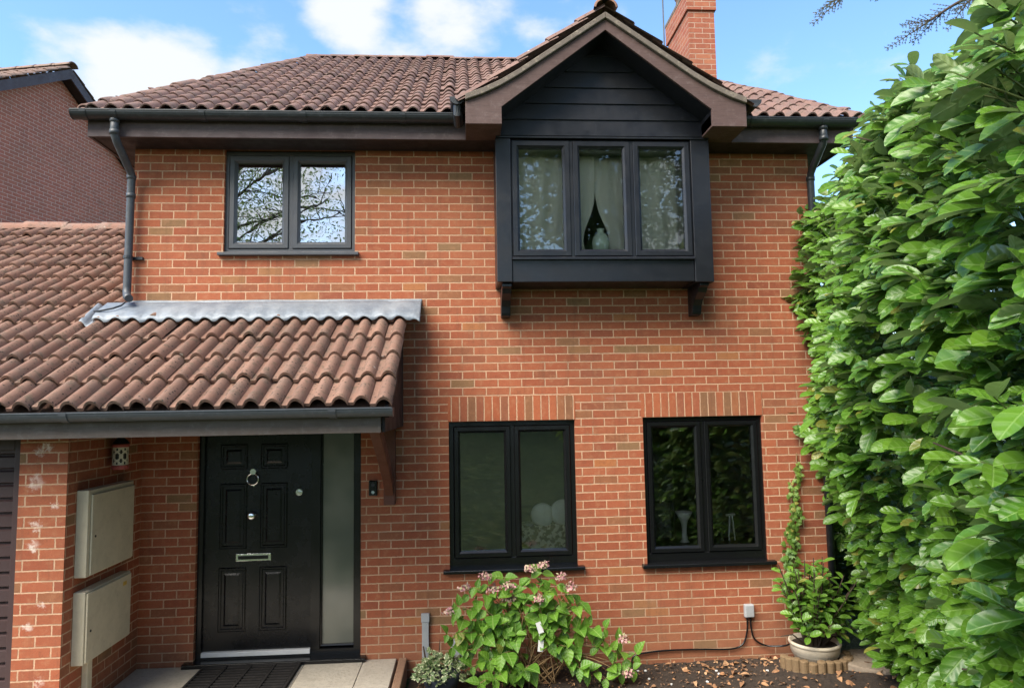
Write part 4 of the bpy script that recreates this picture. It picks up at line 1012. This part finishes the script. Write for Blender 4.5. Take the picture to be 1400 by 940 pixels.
# ================================================================== PLANTS
def laurel_hedge():
    hg = thing('laurel_hedge', 'tall glossy green laurel hedge growing along the right side from the house corner', 'hedge', (6.2, -2.0, -.05))
    def fx(y, z):      # x of the clipped face
        base = 6.33+(y+.1)*.355
        wob = .10*math.sin(y*2.3+z*1.1)+.07*math.sin(z*3.1+y*1.3)+.05*math.sin(z*5.7-y*4.1)
        foot = .26*max(0, 2.0-z)/1.0 + .28*max(0, (z-3.3))
        return base+wob*.8+foot
    def top(y): return float(np.interp(y, [-4.6, -3.4, -2.4, -1.0, -.2, .35], [3.5, 3.86, 4.10, 4.20, 4.08, 3.9]))
    Ps, Ds, Ns, Ls, Ws, Rn = [], [], [], [], [], []
    r = random.Random(21)
    tw = MB()
    def shoot(y, z, depth, leafn, scale, inner=False):
        x = fx(y, z)+depth
        out = Vector((-1, -.30, .0))
        d = (out+Vector((r.gauss(0, .35), r.gauss(0, .45), r.gauss(.30, .32)))).normalized()
        L = r.uniform(.10, .24)*scale; p = Vector((x, y, z))
        side = d.cross(Vector((0, 0, 1))).normalized(); upn = side.cross(d).normalized()
        if upn.z < 0: upn = -upn
        rr_ = r.random()
        if not inner and r.random() < .8: tw.tube([p-d*.12, p+d*L*1.02], [.0045, .002], 4, cap=False)
        for i in range(leafn):
            t = (i+.5)/leafn; sgn = 1 if i % 2 else -1
            ang = R(r.uniform(38, 66))*(1-.55*t)
            ld = (d*math.cos(ang)+side*sgn*math.sin(ang)+upn*r.uniform(-.35, .3)+Vector((r.gauss(0, .2), r.gauss(0, .2), r.uniform(-.5, .1)))).normalized()
            ln = (upn*.8+side*sgn*r.uniform(-.2, .4)+Vector((r.gauss(0, .4)-.40, r.gauss(0, .4)-.40, r.gauss(0, .2)))).normalized()
            l = r.uniform(.075, .185)*scale*(1-.2*abs(t-.5)); w = l*r.uniform(.40, .52)
            Ps.append(p+d*L*t); Ds.append(ld); Ns.append(ln); Ls.append(l); Ws.append(w); Rn.append(min(1, max(0, rr_*.55+r.random()*.35+.25*t-.1)))
    for _ in range(2200):
        y = r.uniform(-4.6, .25); z = r.uniform(.05, 1)**1*top(y)
        shoot(y, z, abs(r.gauss(0, .07))-.02, r.choice((5, 6, 7, 8)), r.choice((.8, .95, 1.1)))
    for _ in range(240):       # top silhouette
        y = r.uniform(-4.6, .3); dx = r.uniform(0, 1.1); z = top(y)+r.gauss(.02, .08)-.06*dx
        shoot(y, z, dx, 6, 1.05)
    for _ in range(60):        # end facing the house wall
        y = r.uniform(-.1, .35); z = r.uniform(.3, 4.4); shoot(y, z, r.uniform(-.02, .5), 6, 1.)
    leaves('foliage', LAUREL, Ps, Ds, Ns, Ls, Ws, M['laurel'], hg, Rn)
    Ps.clear(); Ds.clear(); Ns.clear(); Ls.clear(); Ws.clear(); Rn.clear()
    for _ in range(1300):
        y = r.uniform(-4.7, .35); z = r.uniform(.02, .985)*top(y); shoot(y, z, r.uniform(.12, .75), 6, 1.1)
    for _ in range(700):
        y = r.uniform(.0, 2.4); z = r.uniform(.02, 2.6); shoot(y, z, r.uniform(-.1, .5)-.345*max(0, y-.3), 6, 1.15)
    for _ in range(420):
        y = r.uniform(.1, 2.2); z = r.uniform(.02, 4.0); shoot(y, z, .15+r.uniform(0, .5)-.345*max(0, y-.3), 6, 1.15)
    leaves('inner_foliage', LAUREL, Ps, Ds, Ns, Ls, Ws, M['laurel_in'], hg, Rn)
    tw.build('twigs', M['stem_green'], hg)
    tr = MB()
    for i in range(26):
        y = -4.6+i*.19; x = fx(y, .5)+.55+r.uniform(-.12, .2); pts = [Vector((x, y, -.1))]; 
        for k in range(6): pts.append(pts[-1]+Vector((r.gauss(0, .10), r.gauss(0, .12), .62)))
        pts = [p for p in pts if p.z < top(y)-.15]
        tr.tube(pts, [.030-.004*k for k in range(len(pts))], 7)
        for k in range(16):
            b = pts[min(len(pts)-1, 1+k % (len(pts)-1))]; e = b+Vector((-r.uniform(.25, .5), r.gauss(0, .2), r.uniform(.05, .4))); tr.tube([b, (b+e)/2+Vector((0, 0, .03)), e], [.010, .008, .004], 5)
    tr.build('trunk', M['bark'], hg, smooth=True)
laurel_hedge()

def ivy_on_wall():
    o = thing('climbing_ivy', 'thin ivy strand climbing the brick between the right window and the hedge', 'ivy', (6.0, -.01, .7))
    pts = spl([(5.97, -.012, .62), (5.96, -.012, .85), (5.98, -.012, 1.08), (6.02, -.012, 1.25), (6.0, -.012, 1.45), (6.05, -.012, 1.62), (6.065, -.012, 1.80)])
    MB().tube(pts, .005, 6).build('stem', M['stem'], o)
    n = 230; P = []; D = []; N = []; Lz = []; Rr = []
    for i in range(n):
        t = random.random()**1.15; p = pts[int(t*(len(pts)-6))]; w = .075*(1-.65*t)
        P.append((p.x+random.uniform(-w, w), p.y-random.uniform(.004, .05), p.z+random.uniform(-.04, .03))); D.append((random.gauss(0, .6), random.gauss(-.2, .2), -.6+random.gauss(0, .4))); N.append((random.gauss(0, .3), -1, random.gauss(.35, .3))); Lz.append(random.uniform(.04, .07)*(1-.35*t)); Rr.append(min(1, .15+.85*t**1.5+random.random()*.2))
    leaves('foliage', IVY, P, D, N, Lz, np.array(Lz)*1.05, M['ivy'], o, Rr)
ivy_on_wall()

def potted_laurel():
    o = thing('potted_shrub', 'bushy green shrub in a round cream pot standing by the downpipe', 'potted plant', (5.97, -.36, .03))
    c = (5.97, -.36, .03)
    MB().lathe([(0, 0), (.145, 0), (.16, .02), (.185, .08), (.192, .085), (.192, .10), (.20, .105), (.203, .145), (.205, .15), (.205, .158), (.212, .162), (.216, .175), (.212, .188), (.195, .188), (.19, .15), (0, .15)], c, 40).build('pot', M['pot'], o, smooth=True)
    MB().lathe([(0, .158), (.198, .152)], c, 24).build('potting_soil', M['soil'], o)
    r = random.Random(4); P, D, N, Ls, Rn = [], [], [], [], []; st = MB()
    for i in range(64):
        a = r.uniform(0, 2*math.pi); rad = r.uniform(.04, .36); z1 = r.uniform(.24, 1.08)
        b = Vector((c[0]+.08*math.cos(a), c[1]+.06*math.sin(a), c[2]+.15)); e = Vector((c[0]+rad*1.05*math.cos(a), c[1]+rad*.75*math.sin(a)-.05, c[2]+z1*.82))
        st.tube([b, (b+e)/2+Vector((0, 0, .05)), e], [.008, .006, .004], 6)
        d = (e-b).normalized(); k = r.randint(7, 10)
        for j in range(k):
            t = .45+.55*j/k; p = b.lerp(e, t); aa = j*2.4+r.random(); s = d.orthogonal().normalized(); s2 = d.cross(s); q = s*math.cos(aa)+s2*math.sin(aa)
            if p.z < c[2]+.26: continue
            P.append(p); D.append((d*r.uniform(.3, .7)+q+Vector((0, 0, .15))).normalized()); N.append((d*.8-q*.5+Vector((0, -.5, .4))).normalized()); Ls.append(r.uniform(.075, .115)); Rn.append(min(1, .3+r.random()*.6))
    st.build('stem', M['bark'], o); leaves('foliage', LAUREL, P, D, N, Ls, np.array(Ls)*.5, M['laurel'], o, Rn)
potted_laurel()

def log_roll():
    o = thing('log_edging', 'curved low edging of weathered half logs round the cream pot', 'edging', (5.93, -.5, -.05))
    for i in range(13):
        a = R(188+i*14.2); x = 5.955+.285*math.cos(a); y = -.375+.235*math.sin(a); h = .075+random.uniform(-.012, .012)
        l = MB().lathe([(0, -.16), (.036, -.16), (.037, h-.008), (.031, h), (0, h+.002)], (x, y, .045), 12)
        for k, v in enumerate(l.v): l.v[k] = (v[0]+(v[2]-.04)*random.uniform(-.02, .02), v[1], v[2]+random.gauss(0, .001))
        l.build('log', M['log'], o, smooth=False, bevel=.004)
log_roll()

def hydrangea():
    o = thing('hydrangea', 'straggly hydrangea with faded pink flowers below the left ground floor window', 'shrub', (3.4, -.36, -.05))
    r = random.Random(9); P, D, N, Ls, Rn = [], [], [], [], []; st = MB(); gs = MB(); heads = []
    base = Vector((3.42, -.32, -.06))
    tips = [(2.86, -.42, .55, 1), (2.80, -.45, .42, 0), (2.98, -.40, .72, 1), (3.04, -.45, .78, 0), (3.14, -.42, .80, 1), (3.22, -.40, .70, 1), (3.28, -.38, .84, 0), (3.40, -.40, .78, 0), (3.50, -.42, .84, 1), (3.60, -.36, .86, 1), (3.66, -.40, .74, 0), (3.72, -.42, .78, 1), (3.56, -.5, .62, 1), (3.84, -.42, .60, 0), (3.92, -.40, .62, 0), (3.98, -.40, .42, 0), (4.12, -.40, .40, 0), (4.22, -.42, .30, 1), (4.30, -.42, .16, 0), (4.24, -.48, .06, 1), (4.38, -.42, .18, 0),
            (2.95, -.5, .30, 0), (3.0, -.52, .18, 0), (3.08, -.5, .42, 0), (3.24, -.55, .28, 0), (3.30, -.55, .12, 0), (3.18, -.6, .10, 0), (3.36, -.52, .42, 0), (3.62, -.55, .46, 0), (3.42, -.6, .16, 0), (3.78, -.52, .30, 0), (3.88, -.55, .14, 0), (3.06, -.56, .06, 0), (3.96, -.5, .10, 0), (4.10, -.52, .04, 0), (3.32, -.40, .60, 1), (3.12, -.46, .60, 0), (3.46, -.5, .70, 0), (3.70, -.46, .60, 0), (2.92, -.48, .44, 0),
            (2.90, -.46, .64, 0), (2.84, -.40, .30, 0), (3.02, -.44, .52, 0), (3.20, -.50, .50, 0), (3.34, -.44, .72, 1), (3.44, -.42, .66, 0), (3.56, -.40, .74, 0), (3.80, -.44, .70, 1), (3.64, -.5, .34, 0), (3.14, -.52, .22, 0), (3.26, -.5, .38, 0), (4.16, -.46, .24, 0), (4.34, -.46, .08, 0)]
    for (x, y, z, fl_) in tips:
        e = Vector((x, y, z)); b = base+Vector((r.uniform(-.22, .3), r.uniform(-.10, .10), 0)); mid = b.lerp(e, .5)+Vector((0, 0, .10+.10*abs(x-3.4)))
        pts = spl([b, mid, e], 6); st.tube(pts, [.006-.0035*i/len(pts) for i in range(len(pts))], 6)
        d = (pts[-1]-pts[-4]).normalized(); s = d.cross(Vector((0, -1, .2))).normalized(); s2 = d.cross(s)
        for j in range(4):
            t = 1-.16*j; p = pts[max(0, int((len(pts)-1)*t))]
            for sg in (-1, 1):
                if j > 1 and r.random() < .45: continue
                q = (s if j % 2 == 0 else s2)*sg; 
                P.append(p); D.append((q+d*r.uniform(.1, .5)+Vector((0, r.uniform(-.5, -.1), r.uniform(-.45, .1)))).normalized()); N.append((Vector((r.gauss(0, .3), -.55, .75))+q*.1).normalized()); Ls.append(r.uniform(.10, .19)*(1 if j else .75)); Rn.append(min(1, max(0, r.random()*.7+.3*(1-j/3))))
        if fl_ or (z > .70 and r.random() < .22): heads.append(e+d*.05+Vector((0, -.03, .02)))
    st.build('stem', M['stem'], o, smooth=True)
    leaves('foliage', OVATE, P, D, N, Ls, np.array(Ls)*np.random.default_rng(2).uniform(.58, .72, len(Ls)), M['hydrangea'], o, Rn)
    for h in heads:
        n = 64; v = unit(rng.normal(0, 1, (n, 3))); v[:, 2] = np.abs(v[:, 2])*.8; v = unit(v)
        leaves('flower', SMALL, np.array(h)+v*rng.uniform(.02, .06, (n, 1))*np.array([1, 1, .8]), unit(v*.3+rng.normal(0, 1, (n, 3))), v, rng.uniform(.018, .03, n), rng.uniform(.015, .025, n), M['petal'], o)
    for (x, z, a) in ((3.555, .475, .3), (3.56, .33, -.1)):
        t = MB(); vs = [(-.022, 0, -.045), (.022, 0, -.045), (.022, 0, .045), (-.022, 0, .045)]; ca, sa = math.cos(a), math.sin(a)
        pv = [(x+u*ca-w*sa, -.56, z+u*sa+w*ca) for u, _, w in vs]; t.add(pv+[(p[0], p[1]+.002, p[2]) for p in pv], [(0, 1, 2, 3), (7, 6, 5, 4), (0, 4, 5, 1), (1, 5, 6, 2), (2, 6, 7, 3), (3, 7, 4, 0)]); t.build('plant_label', M['white'], o)
    MB().tube([(3.555, -.558, .43), (3.55, -.55, .39), (3.56, -.558, .37)], .002, 5).build('label_tie', M['white'], o)
hydrangea()

def ivy_pot():
    c = Vector((2.745, -.42, -.06)); o = thing('ivy_planter', 'mound of variegated cream and green ivy spilling over a dark pot', 'potted plant', c)
    MB().lathe([(0, 0), (.11, 0), (.15, .10), (.16, .16), (.15, .165), (.14, .15), (0, .14)], c, 30).build('pot', M['pot_dark'], o, smooth=True)
    r = random.Random(17); n = 330; P, D, N, L = [], [], [], []
    for i in range(n):
        a = r.uniform(0, 2*math.pi); e = r.uniform(-.15, 1.3); R0 = Vector((.20*math.cos(a)*math.cos(e), .17*math.sin(a)*math.cos(e), .12*math.sin(e)+.15))
        if math.sin(a) < -.5 and .05 < R0.x < .15 and e < .35 : continue
        P.append(c+R0*r.uniform(.85, 1.08)); out = Vector((R0.x, R0.y, R0.z*.6)).normalized(); D.append((out+Vector((r.gauss(0, .5), r.gauss(0, .5), -.4+r.gauss(0, .4)))).normalized()); N.append((out+Vector((r.gauss(0, .35), r.gauss(0, .35), .3))).normalized()); L.append(r.uniform(.035, .06))
    for i in range(18):
        t = i/18; P.append(c+Vector((-.06+.05*math.sin(t*5), .05, .26+.08*t))); D.append((r.gauss(0, 1), -.4, r.gauss(0, .5))); N.append((0, -1, .4)); L.append(.032)
    leaves('foliage', IVY, P, D, N, L, np.array(L)*1.05, M['ivy_var'], o)
    MB().tube([(2.70, -.36, .0), (2.66, -.33, .14), (2.64, -.31, .20)], .003, 5).tube([(2.78, -.36, 0), (2.79, -.33, .2)], .002, 5).build('stem', M['stem'], o)
ivy_pot()
tag(MB().tube([(2.62, -.14, -.06), (2.60, -.10, .08), (2.575, -.06, .20)], [.009, .008, .006], 7).build('stick', M['bark']), 'dark broken stick leaning on the wall beside the grey conduit', 'stick')
tag(MB().tube([(2.715, -.10, -.06), (2.712, -.07, .12), (2.72, -.04, .245)], [.006, .005, .003], 6).build('stick', M['bark']), 'thin dark twig standing behind the variegated ivy', 'stick')

# stepping stone by the hedge foot
def stone():
    n = 22; pts = [(6.50+.40*math.cos(2*math.pi*i/n)*(1+random.uniform(-.06, .06)), -.55+.28*math.sin(2*math.pi*i/n)*(1+random.uniform(-.06, .06))) for i in range(n)]
    tag(MB().prism(pts, 'z', .0, .105).build('stepping_stone', M['stone'], bevel=.015, seg=3), 'flat brown stepping stone lying at the foot of the hedge', 'stone')
stone()

# dead leaves, bark chips
def litter():
    from mathutils import noise as mn
    def sz(x, y): return -.05+.02*mn.noise((x*3, y*3, 1))+.012*mn.noise((x*14, y*14, 4))+.13*max(0, min(1, (x-5.1)/1.2))*max(0, min(1, (-y)/.35))
    P, D, N, L, Rn = [], [], [], [], []; r = random.Random(2)
    for i in range(2500):
        x = r.uniform(2.5, 7.4); y = -abs(r.gauss(0, .55))-.02
        if y < -1.7: continue
        big = r.random() < .05+.16*(x > 5.0)
        P.append((x, y, sz(x, y)+r.uniform(.002, .022))); D.append((r.gauss(0, 1), r.gauss(0, 1), r.gauss(0, .25))); N.append((r.gauss(0, .45), r.gauss(0, .45), 1)); L.append(r.uniform(.035, .085) if big else r.uniform(.010, .035)); Rn.append(r.uniform(.55, 1) if big else r.random()**1.6)
    o = leaves('leaf_litter', OVATE, P, D, N, L, np.array(L)*np.random.default_rng(8).uniform(.35, .75, len(L)), M['dead'], None, Rn)
    o['kind'] = 'stuff'; o['label'] = 'brown dead leaves and bark chips scattered over the soil bed'; o['category'] = 'leaf litter'
    st = MB()
    for k in range(16):
        x, y = r.uniform(4.2, 6.2), -r.uniform(.08, .5); v = [(math.cos(a)*.012*r.uniform(.6, 1.3), math.sin(a)*.010*r.uniform(.6, 1.3)) for a in np.linspace(0, 6.28, 8)[:-1]]
        st.prism([(x+p, y+q) for p, q in v], 'z', sz(x, y), sz(x, y)+.012)
    o = st.build('pebbles', M['white'], bevel=.003); o['kind'] = 'stuff'; o['label'] = 'small pale pebbles lying among the soil and leaves'; o['category'] = 'pebbles'
litter()

# ---- trees
def tree(name, label, loc, h, spread, nl, lsize, mat, trunk_r=.16, crown0=.3, seed=1, limbs=16, openness=.5, T=SMALL, group=None, cat='tree'):
    o = thing(name, label, cat, loc, group); r = random.Random(seed); b = Vector(loc); tr = MB(); twigs = []
    pts = [b+Vector((r.gauss(0, .06)*k, r.gauss(0, .06)*k, h*.92*k/7)) for k in range(8)]
    tr.tube(pts, [trunk_r*(1-.11*k) for k in range(8)], 9)
    for i in range(limbs):
        t = crown0+(1-crown0)*(i+.5)/limbs; p = pts[min(6, int(t*7))].lerp(pts[min(7, int(t*7)+1)], t*7-int(t*7)); a = i*2.4+r.random()
        ln_ = spread*(1-.55*abs(t-.55))*r.uniform(.7, 1.1); e = p+Vector((math.cos(a)*ln_, math.sin(a)*ln_, ln_*r.uniform(.15, .6)))
        m_ = p.lerp(e, .5)+Vector((0, 0, ln_*.08)); lp = spl([p, m_, e], 5); tr.tube(lp, [trunk_r*.36*(1-.85*k/len(lp)) for k in range(len(lp))], 6)
        for j in range(7):
            q = lp[int((.3+.7*j/7)*(len(lp)-1))]; e2 = q+Vector((r.gauss(0, .35), r.gauss(0, .35), r.gauss(.12, .3)))*ln_*.55; tr.tube([q, q.lerp(e2, .5)+Vector((0, 0, .04)), e2], [.018, .012, .005], 5); twigs.append((q, e2))
    tr.build('trunk', M['bark'], o, smooth=True)
    P, D, N, L = [], [], [], []
    for i in range(nl):
        q, e2 = r.choice(twigs); p = q.lerp(e2, r.uniform(.25, 1.1)); s = spread*.13*openness
        P.append(p+Vector((r.gauss(0, s), r.gauss(0, s), r.gauss(0, s)))); D.append((r.gauss(0, 1), r.gauss(0, 1), r.gauss(-.2, .6))); N.append((r.gauss(0, .6), r.gauss(0, .6), 1)); L.append(lsize*r.uniform(.7, 1.3))
    leaves('crown', T, P, D, N, L, np.array(L)*.55, mat, o)
    return o
gz = ground_z
tree('garden_tree', 'tall airy tree on the bank, reflected in the upstairs left window', (-4.7, -15.5, gz(-4.7, -15.5)), 13, 5.4, 26000, .09, M['tree_leaf'], seed=3, limbs=44, openness=1.3)
tree('garden_tree', 'dense dark tree on the bank, reflected in the bay window', (7.0, -16.5, gz(7, -16.5)), 14, 5.4, 17000, .30, M['tree_leaf'], seed=5, limbs=24, openness=1.3)
def shrub(loc, rx, rz, n, label, seed):
    o = thing('garden_shrub', label, 'shrub', loc); r = np.random.default_rng(seed); v = unit(r.normal(0, 1, (n, 3))); v[:, 2] = np.abs(v[:, 2]); rad = r.uniform(.6, 1.08, (n, 1))*(1+.22*np.sin(v[:, :1]*5)+.18*np.sin(v[:, 1:2]*7))
    leaves('foliage', SMALL, np.array(loc)+v*rad*np.array([rx, rx, rz]), unit(v+r.normal(0, .8, (n, 3))), unit(v+np.array([0, 0, .6])), r.uniform(.09, .16, n), r.uniform(.05, .09, n), M['laurel_in'], o)
    st = MB()
    for k in range(7): a = k*.9; st.tube([loc, (loc[0]+rx*.5*math.cos(a), loc[1]+rx*.5*math.sin(a), loc[2]+rz*.7)], [.03, .01], 6)
    st.build('stem', M['bark'], o)
shrub((3.2, -13.0, gz(3.2, -13)), 1.7, 2.0, 3600, 'round dark shrub on the bank, reflected in the ground floor windows', 2)
shrub((7.6, -11.5, gz(7.6, -11.5)), 1.8, 2.6, 4000, 'tall dark shrub on the bank beyond the hedge end', 6)
shrub((-2.2, -12.5, gz(-2.2, -12.5)), 1.5, 1.6, 2600, 'low dark shrub on the bank opposite the garage', 8)

def cypress():
    base = Vector((11.5, 1.6, -.1)); o = thing('cypress_tree', 'dark feathery conifer whose branches hang into the sky above the hedge', 'tree', base); r = random.Random(12)
    tr = MB(); tr.tube([base+Vector((0, 0, k*1.1)) for k in range(10)], [.2-.017*k for k in range(10)], 9)
    P, D, N, L, W = [], [], [], [], []
    def spray(a, d, ln, n=9):
        """flat feathery spray of scale-leaf twigs"""
        d = d.normalized(); s = d.cross(Vector((0, -1, .3))).normalized()
        for i in range(n):
            t = (i+.6)/n; p = a+d*ln*t
            for sg in (-1, 1):
                q = (d*.75+s*sg*.65+Vector((r.gauss(0, .12), r.gauss(0, .12), r.gauss(0, .12)))).normalized(); l2 = ln*.34*(1-t*.7)*r.uniform(.6, 1.2)
                tr.tube([p, p+q*l2], [.0022, .001], 4, cap=False)
                m_ = max(2, int(l2/.018))
                for j in range(m_):
                    for s3 in (-1, 1):
                        P.append(p+q*l2*(j+.3)/m_); D.append((q+(q.cross(Vector((0, -1, 0))).normalized())*s3*r.uniform(.4, .9)).normalized()); N.append((0, -1, .3)); L.append(r.uniform(.011, .020)); W.append(.0045)
        tr.tube([a, a+d*ln*.5, a+d*ln], [.004, .003, .001], 5, cap=False)
    def limb(pts, sprays):
        lp = spl(pts, 7); tr.tube(lp, [.03*(1-k/len(lp))+.004 for k in range(len(lp))], 6)
        for k in range(sprays):
            t = .30+.70*k/sprays; p = lp[int(t*(len(lp)-1))]; dd = (lp[-1]-lp[-3]).normalized(); spray(p, dd+Vector((r.gauss(0, .4), r.gauss(0, .3), r.gauss(-.18, .3))), r.uniform(.20, .38))
        spray(lp[-1], (lp[-1]-lp[-2]), .28)
    limb([base+Vector((0, 0, 5.2)), (9.2, -.6, 5.85), (7.5, -1.6, 5.55), (6.55, -2.0, 5.10), (6.15, -2.0, 4.86)], 13)
    limb([base+Vector((0, 0, 5.6)), (9.4, -.8, 6.2), (7.8, -1.8, 5.7), (6.9, -2.1, 5.28), (6.6, -2.1, 5.1)], 12)
    limb([base+Vector((0, 0, 5.9)), (8.8, -.6, 6.6), (6.9, -1.7, 6.0), (5.8, -2.0, 5.22), (5.62, -2.0, 5.08)], 7)
    for k in range(26):
        z = 1.6+k*.31; a = k*2.4; e = base+Vector((math.cos(a)*(1.7-.12*k*.3), math.sin(a)*(1.7-.12*k*.3), z+.2)); limb([base+Vector((0, 0, z)), base.lerp(e, .5)+Vector((0, 0, z*.5+.1)), e], 4)
    tr.build('trunk', M['bark'], o, smooth=True)
    leaves('foliage', NEEDLE, P, D, N, L, W, M['cypress'], o)
cypress()
tree('bare_sapling', 'thin leafless treetop just showing above the left end of the main roof', (-4.35, 10.4, -.1), 10.6, .8, 40, .09, M['tree_leaf'], trunk_r=.07, crown0=.72, seed=8, limbs=7, openness=.6)
print('objects', len(bpy.data.objects), 'verts', sum(len(m_.vertices) for m_ in bpy.data.meshes))
